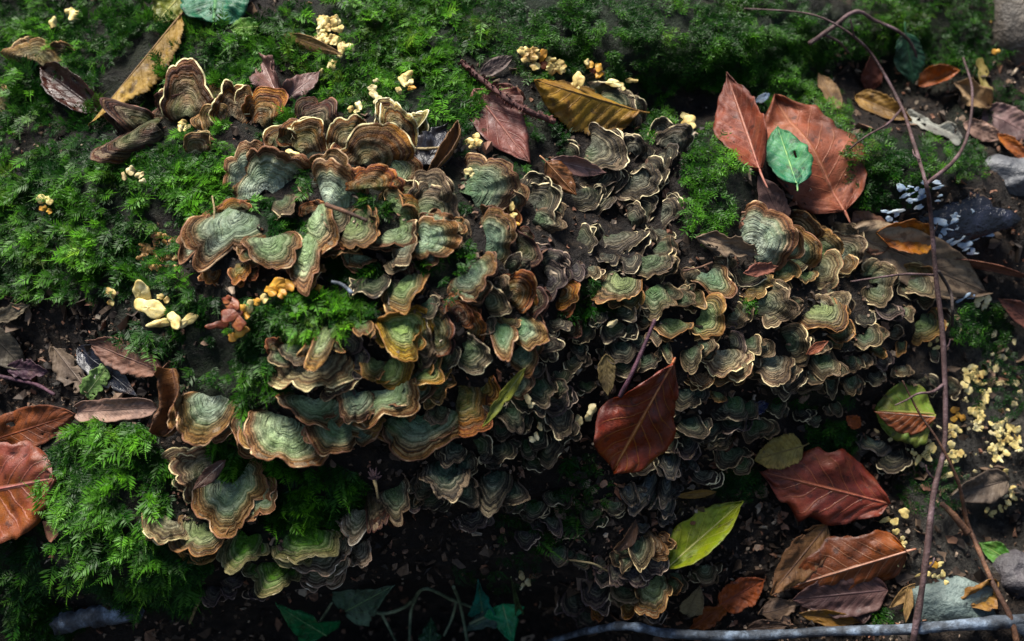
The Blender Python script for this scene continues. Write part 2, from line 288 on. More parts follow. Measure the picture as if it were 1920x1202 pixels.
# attachment x, y | growth direction (0 right, 90 down) | reach | half width | type | optional frill, half opening
BR = '''353 217 -85 96 46 brown .05;436 217 -88 70 33 brown .08;336 225 -140 55 33 dkred .03;405 225 -140 38 24 ochre .02;492 229 -62 64 36 rust .04;530 267 -95 36 28 brown .03;567 286 -45 62 44 brown .04
288 246 163 96 32 dkred .02;367 279 -90 31 27 ochre .03 120;500 352 -95 76 67 blue .1 128;753 265 -85 82 27 lip .04;776 233 -10 24 19 lip .06;590 240 -60 57 36 dkred .04;690 302 -82 75 55 brown .04;722 322 -22 56 42 jade .04
620 385 -30 76 58 blue .1;690 352 -90 42 46 rust .1;765 366 -75 28 22 brown .05;800 410 -36 78 52 tan .08;890 370 -42 86 58 teal .06;925 386 -20 34 36 rust .05;745 405 -30 46 38 olive .1;775 396 -60 30 24 rust .12
805 425 -15 38 19 brown .04;850 425 20 27 12 ochre .05;838 428 0 15 14 ochre .05;790 450 20 56 38 blue .14;735 428 78 44 46 jade .1;755 465 60 36 32 tan .08;676 480 100 24 24 jade .03 120;655 418 40 56 42 olive .12;630 394 60 42 32 tan .08;640 448 60 27 15 rust .1
448 410 110 118 55 blue .09 105;505 452 82 50 46 jade .08;575 458 50 66 46 jade .09;592 398 62 76 35 jade .06;585 397 -100 20 24 rust .05;530 375 50 38 25 tan .06;440 396 -110 21 28 rust .12;458 389 -70 13 11 rust .05
398 512 100 26 16 rust .1;450 498 80 34 20 rust .1;556 508 90 17 11 rust .05;573 506 90 14 11 rust .05;916 450 -3 56 46 teal .06;915 488 70 31 18 teal .08;880 512 40 52 40 teal .07;915 560 15 43 28 tan .06;960 556 -30 50 34 rust .06
1000 386 -20 56 45 grey .05;1006 410 30 52 25 green .08;1035 496 -70 39 26 violet .06;1030 524 0 43 32 violet .07;1055 550 20 33 24 rust .07;1000 558 40 32 25 dkred .08;1075 500 70 33 18 violet .05;1108 502 80 25 14 tan .05;1090 445 20 33 24 grey .05
1150 438 90 42 50 grey .12;1190 443 50 37 23 grey .06;1235 463 30 33 23 green .06;1213 488 72 37 40 green .1;1140 478 100 27 20 dark .06;1180 483 80 27 20 dark .06;1165 528 95 46 37 olive .06;1225 548 60 62 32 green .08;1210 558 140 23 18 tan .06;1270 560 0 41 15 green .06
1300 553 50 31 16 ochre .05;1310 525 170 31 18 tan .06;1345 514 0 35 24 tan .06;1335 540 70 36 30 ochre .12;1325 518 80 47 30 teal .07;1085 363 60 34 32 dark .06;1140 343 80 30 24 grey .06;1195 335 48 48 40 grey .06;1115 378 70 32 30 dark .06
1240 398 20 32 32 grey .1;1185 415 -20 31 25 grey .06;1205 394 10 27 28 grey .08;1240 433 100 22 26 grey .05;1140 206 -60 52 50 grey .04;1110 278 40 62 45 grey .06;1060 290 -20 26 24 grey .06;1185 286 -60 33 24 dark .05;1255 276 -50 52 32 grey .06
1225 298 60 34 45 dark .1;1232 326 10 23 20 grey .06;1120 333 70 31 34 grey .05;1410 456 -50 75 60 blue .05 130;1478 470 -15 51 38 blue .05 118;1490 436 -60 43 45 ochre .06;1540 474 -20 39 28 olive .06;1575 474 -10 53 34 tan .05;1492 487 60 27 20 tan .04
1465 504 70 34 26 olive .06 120;1510 511 100 28 18 olive .08;1540 504 50 42 30 tanpale .07;1578 494 40 29 20 ochre .05;1400 513 100 22 30 grey .06;1420 528 75 38 30 ochre .14;1430 568 20 52 38 tan .06;1482 579 10 24 18 tan .05;1535 577 72 54 38 olive .05
1540 576 -20 26 22 tan .05;1560 570 -30 36 22 tan .05;1570 590 10 21 16 ochre .05;1310 593 30 57 38 olive .07;1262 603 95 31 33 olive .07;1375 588 45 32 22 tan .06;1370 640 -10 30 22 violet .06;1405 638 70 33 18 green .07;1430 648 50 26 17 tan .07;1410 670 80 20 15 tan .05
1355 662 90 42 39 tanpale .07;1385 664 -20 18 16 ochre .05;1295 653 60 42 24 green .07;1475 640 -10 43 35 green .05;1445 667 100 54 45 tan .06;1485 698 75 46 32 grey .06;1365 695 90 25 35 ochre .07;1318 701 95 33 22 ochre .05;1285 732 90 33 28 dkgreen .08;1375 747 95 44 30 dkgreen .06
1540 672 80 50 24 green .06;1345 738 100 17 14 olive .06;1290 788 80 34 28 dkgreen .06;1335 802 80 28 20 dkgreen .06;1415 792 90 34 24 green .06;1230 620 95 28 13 tan .04;1645 530 -60 42 32 tan .06;1705 520 -80 33 30 ochre .05;1715 528 70 45 32 tan .07;1645 543 60 37 28 tan .08
1660 573 80 33 18 violet .05;1725 603 40 37 32 olive .06;1620 628 60 34 28 green .06;1645 653 80 20 11 olive .05;1675 619 30 18 12 tan .05;1570 618 50 28 22 olive .06;1595 668 90 31 14 green .05;1615 670 60 24 13 tan .05;1655 668 60 24 15 violet .05;1690 643 90 24 10 olive .05;1750 658 90 20 9 tan .05
1557 713 95 30 13 green .05;1595 710 80 35 16 green .06;1565 758 80 22 12 tan .06;1530 783 90 18 14 grey .06;1640 823 110 33 29 slate .08;1675 848 80 41 32 dark .06;1782 728 0 22 16 tan .05;1750 726 -80 16 12 tan .05;1725 726 -70 29 30 dark .05
590 678 90 72 68 tanpale .06 118;550 652 90 32 28 green .06;515 656 -120 23 15 rust .08;612 626 115 70 17 olive .05;650 650 -60 37 26 violet .06;668 674 0 26 20 violet .06;590 752 95 48 54 jade .03 122;538 792 102 76 68 jade .05 112;640 788 85 64 45 teal .08;665 788 20 42 22 jade .05
395 742 95 80 51 blue .05;386 885 172 60 40 tanpale .06;435 903 80 72 60 blue .12;320 978 120 42 36 tanpale .05;390 982 85 66 46 olive .06;430 968 70 30 14 ochre .08;575 998 90 60 56 mossy .07;465 1008 100 55 32 mossy .06;600 1040 80 42 40 chalk .05;595 1063 85 35 42 chalk .05
520 1056 90 52 38 mossy .07;636 1018 40 30 18 chalk .07;670 1023 60 40 25 chalk .07;405 1103 100 31 23 violet .05;435 1083 60 30 24 violet .06;485 1103 90 21 20 violet .06;672 962 100 47 26 chalk .12;705 932 85 64 24 dkred .1;740 918 65 62 32 green .1
745 628 -80 60 44 lime .04;752 606 90 62 36 lime .04;755 528 55 56 40 olive .06;800 568 60 30 22 dkgreen .05;785 625 -10 33 35 tan .06;795 650 15 33 30 tan .06;820 620 -10 39 36 dkred .06;832 665 20 31 28 grey .06;880 616 -20 36 34 rust .05;860 590 -40 33 26 rust .06
875 655 0 51 36 grey .06;865 740 8 60 51 rust .04 118;724 689 40 43 38 lime .06;705 680 120 32 22 olive .05;785 670 10 33 26 lime .05;790 688 60 40 38 lime .08;770 713 60 27 28 tan .06;720 733 75 56 66 jade .08;670 738 110 54 28 teal .06;815 714 60 42 25 olive .05
830 764 105 36 16 tan .06;680 611 82 26 16 ochre .05;790 786 90 70 70 teal .06;820 773 90 27 18 tan .05;835 876 100 70 42 dkgreen .08;865 868 30 34 25 dkgreen .06;855 833 110 38 25 dkgreen .05;895 836 -20 31 30 dark .07;925 891 100 64 35 dkgreen .06;930 838 60 37 26 dark .06
885 962 90 40 26 violet .06;775 923 70 32 18 violet .07;805 923 90 43 26 dark .05;950 599 100 17 22 ochre .07;975 612 25 49 28 teal .08;940 613 95 68 22 teal .06;975 654 25 39 30 teal .06;1015 645 10 41 18 grey .07;1075 673 60 28 22 grey .06;960 725 -20 37 24 teal .06
1030 738 -40 31 24 violet .06;1040 743 40 36 26 violet .06;1005 718 60 52 26 dkgreen .06;1065 615 30 25 18 dkred .05;1155 608 90 31 26 dark .06;1165 578 60 27 24 dark .06;1095 618 70 27 18 green .06;1085 648 90 28 16 dkgreen .06;1165 648 100 38 28 dkgreen .06;1195 638 60 24 18 dkgreen .06;1165 678 80 31 24 dkgreen .06
1210 670 80 27 22 dkgreen .06;1248 648 90 31 10 green .05;1005 785 -30 27 20 dark .05;960 766 90 49 24 dkgreen .06;980 748 100 30 18 dark .06;1045 776 90 50 28 grey .06;1030 828 60 44 26 grey .05;985 828 100 33 14 dkgreen .05;1000 858 90 27 18 dark .05
1205 863 70 27 20 grey .05;1253 860 95 42 17 slate .04;1290 823 95 39 18 violet .06;1250 828 90 25 16 grey .05;1218 902 95 68 18 slate .06;1175 912 75 57 13 slate .06;1250 898 80 48 15 slate .05;1245 936 110 44 15 slate .06;1318 883 90 27 26 grey .05;1292 863 80 22 10 slate .05;1205 983 90 14 12 slate .05
1340 806 110 37 24 green .12;1370 843 95 39 32 green .08;1370 823 90 20 9 dkred .05;1372 788 85 27 28 violet .06;1195 1012 95 63 22 green .06;1215 1008 55 50 18 ochre .06;1165 1043 120 27 18 green .06;1130 1050 150 19 14 violet .05;1130 1068 110 31 20 violet .08;1155 1060 100 40 14 violet .08
1185 1068 90 38 24 violet .1;1225 1043 60 40 20 violet .06;1225 1087 75 57 32 olive .08;1170 1103 100 34 26 tan .08;1120 1092 105 51 24 violet .08;1080 1113 115 45 17 violet .1;1125 1128 80 31 14 rust .06;1180 1123 90 31 15 rust .06;1265 1078 90 27 16 tan .06;1320 1063 80 25 22 tan .06;1300 1028 85 38 12 tan .06
700 522 90 38 34 dark .04;760 515 -30 25 18 dkred .05;976 465 0 36 28 dkred .05;955 505 -50 39 14 dark .06;0 190 -20 38 26 ochre .04;70 112 -75 44 54 ochre .12
905 610 60 26 20 grey .06;1040 600 70 26 20 dark .06;1050 700 90 24 18 grey .08;1000 690 70 24 20 grey .06;920 745 80 30 20 dark .06;1100 720 80 22 15 dark .06;1120 590 60 20 16 dark .06;1010 815 70 30 18 dkgreen .06;940 800 120 24 18 dkgreen .06
1440 590 100 24 18 grey .06;1500 640 60 26 18 tan .06;1530 640 100 24 18 green .06;1620 590 90 22 18 dark .05;1690 580 80 24 18 tan .06;1580 640 100 22 14 dark .05;1640 700 80 24 16 dark .05;1690 690 90 22 14 tan .05;1455 760 90 22 16 dkgreen .06;1500 770 90 20 16 dark .06
1250 770 90 24 18 dkgreen .06;1100 1150 90 26 18 violet .06;960 930 100 30 22 dark .06;1000 945 90 30 22 dkgreen .06;1045 925 80 28 22 dark .07;1030 970 95 30 20 violet .06;1070 985 85 28 20 dkgreen .06;1110 960 90 28 20 dark .06;1150 945 100 26 20 dkgreen .06;985 1000 90 26 20 violet .06;1045 1030 90 28 20 dkgreen .06;1090 1040 100 26 18 dark .06;1230 1140 90 24 18 violet .06'''
brackets = []; FOOT = []                                  # footprints (attachment, direction, reach, half width) for keeping moss off caps
def profile(phi, k, frill, seed, Phi):
    f = 1+.15*np.sin(phi*1.7+seed)+.08*np.sin(phi*3.7+seed*2.3)+.04*np.sin(phi*6.3+seed*5.1)
    lob = np.abs(np.sin(phi*k*.5+seed)); f = f*(1-frill*1.6*(1-lob**.55)); f = f*(1-(.02+.2*frill)*(1-np.abs(np.sin(phi*k*1.45+seed*3))**.6))
    e = np.clip((Phi-np.abs(phi))/(.45), 0, 1); return f*(.62+.38*np.sin(e*np.pi/2))
def fan(root, off, B, Rm, Wm, S, typ, frill, Phi, rg, seed, na, nr, side=False):
    phi = np.linspace(-Phi, Phi, na); r = np.linspace(0, 1, nr)**.9
    kk = rg.uniform(4, 9); sd = rg.uniform(0, 20); PF = profile(phi, kk, frill*1.25, sd, Phi)
    rr, PP = np.meshgrid(r, phi, indexing='ij'); edge = 1+(PF[None]-1)*(.35+.65*rr**1.5)
    skew = rg.normal(0, .16); X = rr*Rm*np.cos(PP)*edge; Y = rr*Wm*np.sin(PP)*edge+skew*X*np.clip(rr*1.5, 0, 1)
    nb = rg.uniform(4, 7); u1, u2, u3 = rg.uniform(0, 6, 3); dome = rg.uniform(-.08, .16); mg = rg.uniform(-.30, .08); cup = rg.normal(0, .13)
    wav = rg.uniform(.07, .19)*(1+3*frill); wk = rg.uniform(2.0, 4.4)
    Z = S*(.10*(1-rr)**1.6+dome*(1-rr**2)+mg*rr**3+cup*rr**2*np.cos(2*PP+u3*.3)+wav*rr**1.7*np.sin(PP*wk+u1)+.06*rr**2.2*np.sin(PP*kk*1.3+u2)
           + .018*np.sin(rr*nb*2*np.pi+.8*np.sin(PP*2+u1))*np.clip(rr*2, 0, 1)+.30*(vn(X/S*1.5+seed, Y/S*1.5+seed, 2)-.5)+.09*(vn(X/S*5+seed, Y/S*5, 1)-.5))
    th = S*(.13*(1-rr)**1.2+.02); off = np.array(off)
    top = np.stack([X, Y, Z], -1).reshape(-1, 3)@B+off
    c = mesh('side_lobe' if side else 'cap', top, grid_faces(nr, na), MB[typ], root, attrs={'rr': rr.reshape(-1), 'ph': PP.reshape(-1)})
    par = c if side else root
    ib = np.unique(np.linspace(0, nr-1, 5).astype(int))
    und = np.stack([X[ib]*.985, Y[ib]*.985, Z[ib]-th[ib]], -1).reshape(-1, 3)@B+off
    if not side: mesh('pore_surface', und, [f[::-1] for f in grid_faces(len(ib), na)], M_PORE, par)
    er = S*.009+.00026; lipw = .55+1.0*vn(phi*3+seed, phi*0+seed, 3)     # growing edge: a rounded lip joining cap and underside
    m = 5; q = np.linspace(-.55*np.pi, .55*np.pi, m); dx = np.gradient(X[-1]); dy = np.gradient(Y[-1]); nn = np.hypot(dx, dy)+1e-9
    ox, oy = dy/nn, -dx/nn; sg = np.where(ox*X[-1]+oy*Y[-1] < 0, -1, 1); ox, oy = ox*sg, oy*sg
    zm = Z[-1]-th[-1]*.5; hz = th[-1]*.5+er*.25
    ring = np.stack([np.stack([X[-1]+ox*er*lipw*np.cos(a)*1.3-ox*er*.25, Y[-1]+oy*er*lipw*np.cos(a)*1.3-oy*er*.25, zm+hz*np.sin(a)*1.1], -1) for a in q])
    mesh('growing_edge', ring.reshape(-1, 3)@B+off, grid_faces(m, na), MRIM[typ], par)
def basis(dr, t, rollv):
    d = (math.cos(R_(dr)), math.sin(R_(dr))); D3 = AX*d[0]-AV*d[1]; L3 = AX*(-d[1])-AV*d[0]
    e1 = D3*math.cos(t)+AN*math.sin(t); e2 = (L3*math.cos(rollv)+AN*math.sin(rollv)).normalized(); e3 = e1.cross(e2)
    if e3.dot(AN) < 0: e3 = -e3
    return np.array([e1, e2, e3]), D3, L3
def make_bracket(ax, ay, dr, R, Wd, typ, frill, Phi, seed):
    d = np.array([math.cos(R_(dr)), math.sin(R_(dr))]); Phi = R_(Phi); rg = np.random.default_rng(seed)
    sl = (H(ax+d[0]*R, ay+d[1]*R)-H(ax, ay))/R
    t = R_(27+14*d[1])+rg.normal(0, R_(6)); t = min(max(t, math.atan(float(sl))+R_(13)), R_(58))
    p0, mpp = at(ax, ay, 7+22*float(moss_amount(ax, ay)))
    B, D3, L3 = basis(dr, t, rg.normal(0, .16)); Rm = R*mpp/math.cos(t)**.8; Wm = Wd*mpp; g = math.sqrt(R*Wd); S = g*mpp
    root = empty('bracket_fungus', p0)
    busy = typ in ('grey', 'dark', 'violet', 'dkgreen', 'tan', 'ochre', 'green', 'slate'); sc = .9 if busy else 1.
    fan(root, (0, 0, 0), B, Rm*sc, Wm*sc, S*sc, typ, frill, Phi, rg, seed, int(min(64, max(24, g*.95))), int(min(15, max(8, R*.24))))
    for q in range((0 if g < 16 else 1 if g < 26 else 2 if g < 46 else 3)+(1 if busy and g > 18 else 0)):       # smaller lobes fused into the flank and foot
        sd = rg.choice([-1, 1]); a2 = dr+sd*rg.uniform(18, 62); k = rg.uniform(.36, .62); t2 = min(t+rg.normal(0, R_(8)), R_(60))
        B2, _, _ = basis(a2, t2, rg.normal(0, .2)); o2 = np.array(D3)*R*mpp*rg.uniform(.08, .42)+np.array(L3)*sd*Wm*rg.uniform(.25, .7)-B[2]*S*rg.uniform(.10, .26)+B[0]*0
        fan(root, o2, B2, Rm*k*1.05, Wm*k*1.15, S*k, typ, frill, R_(rg.uniform(95, 120)), rg, seed*7+q, int(min(40, max(18, g*k))), int(min(10, max(6, R*k*.24))), True)
    brackets.append((root, ax, ay, dr, R, Wd, typ)); FOOT.append((ax, ay, d, R, Wd, Phi))
for i, rec in enumerate(x for ln in BR.split('\n') for x in ln.split(';')):
    c = rec.split(); make_bracket(float(c[0]), float(c[1]), float(c[2]), float(c[3])*.98, float(c[4])*1.26, c[5], float(c[6]), float(c[7]) if len(c) > 7 else 104+9*(i % 3), 100+i)
# ---------------------------------------------------------------- fallen leaves
PROF = {'ovate': [(0, .0), (.05, .42), (.18, .82), (.38, 1), (.58, .93), (.78, .6), (.92, .22), (1, 0)], 'broad': [(0, .0), (.04, .5), (.15, .85), (.35, 1), (.6, .96), (.8, .7), (.93, .32), (1, 0)],
 'angular': [(0, 0), (.06, .18), (.3, .66), (.55, .97), (.68, 1), (.85, .75), (.95, .4), (1, 0)], 'lance': [(0, 0), (.1, .5), (.3, .9), (.5, 1), (.7, .8), (.88, .4), (1, 0)], 'strip': [(0, .5), (.1, .9), (.4, 1), (.8, .95), (.95, .8), (1, .5)],
 'ivy': [(0, .3), (.05, .72), (.16, 1), (.28, .78), (.38, .5), (.5, .56), (.62, .42), (.8, .22), (1, 0)], 'jag': [(0, 0), (.05, .3), (.25, .8), (.45, 1), (.55, .82), (.62, .95), (.75, .6), (.8, .68), (.92, .25), (1, 0)]}
def mat_leaf(c1, c2, vein, gloss, nv):
    s = NB('leaf '+c1); S = s.attr('ls'); Wd = s.attr('lw'); p = s.obj(); aw = s.math('ABSOLUTE', Wd)
    n1 = s.noise(45, p, 4, .6); n2 = s.noise(260, p, 5, .65); n3 = s.noise(1100, p, 2, .7)
    col = s.mix(mr(s, n1, .38, .64), lin(c1), lin(c2)); col = s.mix(s.math('MULTIPLY', mr(s, n2, .5, .72), .6), col, s.mix(1., col, (.34, .3, .3, 1), 'MULTIPLY'))
    col = s.mix(s.math('MULTIPLY', mr(s, n3, .5, .7), .35), col, s.mix(1., col, (.5, .45, .42, 1), 'MULTIPLY'))
    sp = s.math('MULTIPLY', mr(s, s.noise(150, p, 2, .5), .62, .68), .7); col = s.mix(sp, col, s.mix(1., col, (.25, .2, .18, 1), 'MULTIPLY'))
    q = s.math('SUBTRACT', s.math('MULTIPLY', S, float(nv)), s.math('MULTIPLY', aw, 2.2)); q = s.math('ADD', q, s.math('MULTIPLY', n1, .25))
    d = s.math('ABSOLUTE', s.math('SUBTRACT', s.math('FRACT', q), .5)); lv = s.math('MULTIPLY', mr(s, d, .07, .02), mr(s, aw, .95, .6))
    mid = mr(s, aw, .06, .02); vv = s.math('MAXIMUM', s.math('MULTIPLY', lv, .38), s.math('MULTIPLY', mid, .8)); n0 = s.noise(22, p, 3, .6, 1.0); col = s.mix(s.math('MULTIPLY', mr(s, n0, .46, .62), .72), col, s.mix(1., col, (.36, .32, .34, 1), 'MULTIPLY')); col = s.mix(s.math('MULTIPLY', mr(s, n0, .42, .3), .3), col, s.mix(.5, col, (.5, .3, .16, 1))); col = s.mix(vv, col, lin(vein))
    col = s.mix(s.math('MULTIPLY', mr(s, aw, .82, 1.), .45), col, s.mix(1., col, (.45, .36, .3, 1), 'MULTIPLY'))
    s.bump(s.math('ADD', s.math('MULTIPLY', vv, 1.2), s.math('ADD', n2, s.math('MULTIPLY', n3, .5))), .6, .0009)
    s.b.inputs['Subsurface Weight'].default_value = 0
    col = s.hsv(col, .508, 1.12, .8)
    return s.fin(col, mr(s, n2, .3, .7, max(.12, .75-gloss), min(.95, 1.0-gloss*.6)), .5)
LEAFMASK = []
def leaf(name, label, b, t, hw, c1, c2, vein='#7a5638', prof='ovate', fold=(.15, .15), curl=(.2, .2), lift=(8, 8), bow=0., roll=0., ser=0., nt=30, gloss=.3, nv=9, stalk=0., wave=.1, seed=1, group='fallen leaves', cat='leaf', hb=None, torn=0., bowlat=0.):
    rg = np.random.default_rng(seed+900)
    P0, k0 = at(b[0], b[1], lift[0]); P1, k1 = at(t[0], t[1], lift[1]); k = (k0+k1)/2
    ax = P1-P0; L = ax.length; e1 = ax.normalized(); n = (AN-e1*AN.dot(e1)).normalized(); e2 = n.cross(e1)
    c, s_ = math.cos(roll), math.sin(roll); n, e2 = n*c+e2*s_, e2*c-n*s_
    ns, nw = (96 if ser else 44), 9; S = np.linspace(0, 1, ns); hwm = hw*k
    Q = PROF[prof]; wp = np.interp(S, [q[0] for q in Q], [q[1] for q in Q]); wp = np.convolve(np.pad(wp, 2, 'edge'), [.1, .2, .4, .2, .1], 'valid') if prof not in ('ivy', 'jag') else wp
    wp[0] = max(.02, Q[0][1]); wp[-1] = max(.02, Q[-1][1]*.6)
    rows = []; att_s = []; att_w = []
    for i, s in enumerate(S):
        mid = np.array(P0+e1*(L*s)+n*(bow*L*4*s*(1-s))+e2*(bowlat*L*4*s*(1-s)))
        line = []
        for side in (-1, 1):
            f0 = fold[0 if side < 0 else 1]; cu = curl[0 if side < 0 else 1]; w = wp[i]*hwm
            if ser: w *= 1+ser*((s*nt+.3*math.sin(s*40+seed)) % 1-.5)
            w *= 1+.10*(float(vn(s*5+seed*1.3, side*4+seed, 0))-.5)*2+.06*(float(vn(s*17+seed, side*9+seed, 3))-.5)*2
            if torn: w *= 1-torn*max(0, float(vn(s*9+seed, side*3+seed, 2))-.35)*1.6
            y = z = 0; dt = 1/nw; pts = []
            for j in range(1, nw+1):
                a = f0+cu*(j-.5)*dt; y += math.cos(a)*dt*w; z += math.sin(a)*dt*w; fr = j*dt
                zz = z+hwm*.2*(float(vn(s*9+seed*2, fr*4+side*3+seed, 2))-.5)*min(1, fr*2)+hwm*(wave*1.5+.12)*(float(vn(s*4+seed, fr*1.5+side*2+seed*1.7, 1))-.5)*fr*1.6+hwm*.028*math.cos(2*math.pi*(s*nv-fr*2.2))*min(1, fr*3)
                pts.append((fr*side, mid+np.array(e2)*(side*y)+np.array(n)*zz))
            line += pts[::-1]+[(0, mid)] if side < 0 else pts
        rows += [p for _, p in line]; att_w += [q for q, _ in line]; att_s += [s]*len(line)
    root = empty(name, P0); V = np.array(rows); Q3 = V-np.array(ORG); rx = Q3@np.array(AX)*PX+960; ry = 601-Q3@np.array(AV)*PX; rn = Q3@np.array(AN)*PX
    V = V+np.array(AN)*(np.maximum(0, H(rx, ry)+9-rn)/PX)[:, None]-np.array(P0); m = 2*nw+1
    mat = mat_leaf(c1, c2, vein, gloss, nv)
    FL_ = grid_faces(ns, m); fs = np.array([att_s[f[0]] for f in FL_]); fw = np.array([att_w[f[0]] for f in FL_]); hn = vn(fs*8+seed*1.37, fw*3.2+seed*2.1, 2)*.75+vn(fs*19+seed, fw*8+seed, 3)*.3
    FL_ = [f for f, h_, w_ in zip(FL_, hn, fw) if not (h_ > .86 and abs(w_) > .16 and (torn >= .3 or seed in (14, 2, 35, 46)))]
    o = mesh('blade', V, FL_, mat, root, attrs={'ls': att_s, 'lw': att_w})
    sd = o.modifiers.new('thickness', 'SOLIDIFY'); sd.thickness = .0004; sd.offset = 0
    mid = V.reshape(ns, m, 3)[:, nw]; ms = NB('leaf rib '+vein); rm = ms.fin(ms.mix(mr(ms, ms.noise(300, ms.obj(), 3), .4, .7), lin(vein), lin(c1)), .55, .4)
    tube('midrib', (mid+np.array(n)*hwm*.004)[:-1], np.linspace(hwm*.022+.00025, .00018, ns-1), rm, root, 6)
    if stalk:
        d = np.array(-e1)*stalk*k; t_ = np.linspace(0, 1, 9)[:, None]
        C = mid[0]+d*t_+np.array(n)*(-.12*stalk*k*t_*t_)+np.array(e2)*(.15*stalk*k*t_*t_*math.sin(seed))
        tube('stalk', C, np.linspace(hwm*.03+.0003, .0005, 9), rm, root, 6)
    tag(root, label, cat, group); LEAFMASK.append((b, t, hw))
    return root
lf = leaf
lf('fallen_leaf', 'long ochre toothed leaf folded along its midrib, leaning over brown brackets', (337, 30), (166, 236), 52, '#8c6a2c', '#a5813c', '#6d4d20', fold=(-1.7, .15), curl=(-.3, .3), lift=(50, 40), roll=.1, ser=.16, nt=34, gloss=.25, nv=12, stalk=28, seed=1)
lf('fallen_leaf', 'dark glossy red-brown curled leaf beside the folded ochre leaf', (188, 212), (78, 128), 46, '#2a0f0b', '#57241a', '#3a1a12', 'broad', (.55, .5), (.7, .6), (14, 14), roll=-.1, gloss=.62, nv=7, seed=2)
lf('fallen_leaf', 'mauve-brown veined leaf crumpled into a cup above brown brackets', (528, 200), (488, 104), 42, '#6f4f4c', '#8a6560', '#a98a80', 'broad', (.2, .75), (.9, .3), (14, 34), roll=.2, gloss=.45, nv=8, wave=.5, torn=.4, seed=3)
lf('fallen_leaf', 'mauve speckled leaf wing spread beside the crumpled mauve leaf', (530, 190), (600, 134), 26, '#6a4b48', '#7c5c58', '#8f7068', 'ovate', (.3, .2), (.4, .3), (22, 22), gloss=.4, nv=7, wave=.4, seed=4)
lf('fallen_leaf', 'broad ochre toothed leaf with dark veins lying across grey brackets', (1196, 208), (1002, 150), 66, '#a07a34', '#8a5f30', '#5d4020', 'broad', (-1.0, .15), (-.4, -.25), (62, 58), roll=0., ser=.1, nt=36, gloss=.3, nv=10, stalk=26, seed=5)
lf('fallen_leaf', 'smooth wine-brown pointed leaf under the knobbly catkin', (888, 168), (994, 306), 43, '#7a4340', '#8d5850', '#9d6e62', 'ovate', (.15, .25), (-.2, -.25), (24, 26), gloss=.4, nv=6, wave=.12, seed=6)
lf('fallen_leaf', 'dull red leaf half hidden behind the wine-brown leaf', (930, 160), (985, 225), 26, '#6a3a35', '#7c4a42', '#5a3029', 'ovate', (.1, .1), (.2, .2), (8, 10), gloss=.3, seed=7)
lf('fallen_leaf', 'rolled brown ribbed leaf standing on end beside a banded bracket', (800, 330), (858, 226), 40, '#6f4c30', '#8a6444', '#4a3220', 'lance', (.5, .6), (1.6, 1.4), (20, 34), gloss=.3, nv=13, seed=8, bowlat=-.08)
lf('fallen_leaf', 'grey-mauve narrow leaf beside the tip of the knobbly catkin', (898, 142), (962, 106), 17, '#5e4c48', '#776259', '#4a3a36', 'lance', (.1, .3), (.2, .2), (14, 18), gloss=.3, seed=9)
lf('fallen_leaf', 'glossy brown leaf of a pointed pair, hanging downwards', (1024, 303), (1081, 366), 22, '#7a4c34', '#93603f', '#b98a62', 'ovate', (-.2, .1), (-.3, -.3), (44, 36), gloss=.5, nv=7, stalk=16, seed=10)
lf('fallen_leaf', 'pinkish-brown leaf of a pointed pair, lying level', (1034, 300), (1137, 324), 19, '#84605a', '#96706a', '#b3938a', 'ovate', (.2, .5), (-.2, .2), (48, 36), gloss=.4, nv=8, seed=11)
lf('fallen_leaf', 'narrow upright red-brown leaf with pale midrib behind the mossy ridge', (1424, 318), (1364, 142), 56, '#8a4438', '#73382f', '#b07a68', 'ovate', (.75, .2), (.25, .1), (26, 48), roll=.25, gloss=.3, nv=9, stalk=40, seed=12)
lf('fallen_leaf', 'largest broad red-brown leaf lying beneath a small green leaf', (1583, 396), (1452, 184), 84, '#8d4a3a', '#7a3f30', '#a06a52', 'broad', (.12, .1), (.1, .12), (26, 44), gloss=.3, nv=9, stalk=24, wave=.2, seed=13)
lf('fallen_leaf', 'small teal-green leaf with a hole resting on the red-brown leaf', (1494, 346), (1458, 238), 40, '#2a7450', '#4a8a58', '#8aae6a', 'broad', (.1, .08), (.08, .05), (52, 58), gloss=.35, nv=8, stalk=14, seed=14)
lf('fallen_leaf', 'rounded burnt-orange leaf beside the upright twig', (1746, 452), (1640, 436), 38, '#9a4f1e', '#b87420', '#7c3c18', 'broad', (.4, .4), (.6, .5), (24, 24), gloss=.4, nv=6, seed=15)
lf('fallen_leaf', 'large pale tan leaf draped behind the upright twig', (1590, 436), (1852, 548), 54, '#8d7763', '#a08b74', '#75604e', 'broad', (.1, .25), (-.2, -.35), (16, 18), gloss=.25, nv=9, wave=.3, seed=16)
lf('fallen_leaf', 'red-brown leaf rolled into a tube beyond the pale tan leaf', (1786, 486), (1935, 522), 30, '#6a3f32', '#85564a', '#57332a', 'lance', (-.8, .8), (-1.6, 1.2), (26, 26), gloss=.3, nv=12, seed=17)
lf('fallen_leaf', 'ochre ribbed leaf among litter beyond the mossy bank', (1604, 180), (1710, 226), 28, '#8f6a3c', '#a37c48', '#644525', 'ovate', (.3, .4), (.5, .5), (24, 22), gloss=.3, nv=9, seed=18)
lf('fallen_leaf', 'tan upright leaf standing against the dark mossy bank', (1576, 208), (1535, 138), 20, '#7d5f47', '#8f7052', '#5e432f', 'lance', (.3, .3), (.3, .3), (10, 20), gloss=.2, seed=19)
lf('fallen_leaf', 'dark red leaf standing upright behind the thin twig', (1632, 170), (1634, 102), 22, '#5d2a22', '#743a2e', '#4a2019', 'ovate', (.3, .2), (.3, .3), (8, 24), gloss=.3, seed=20)
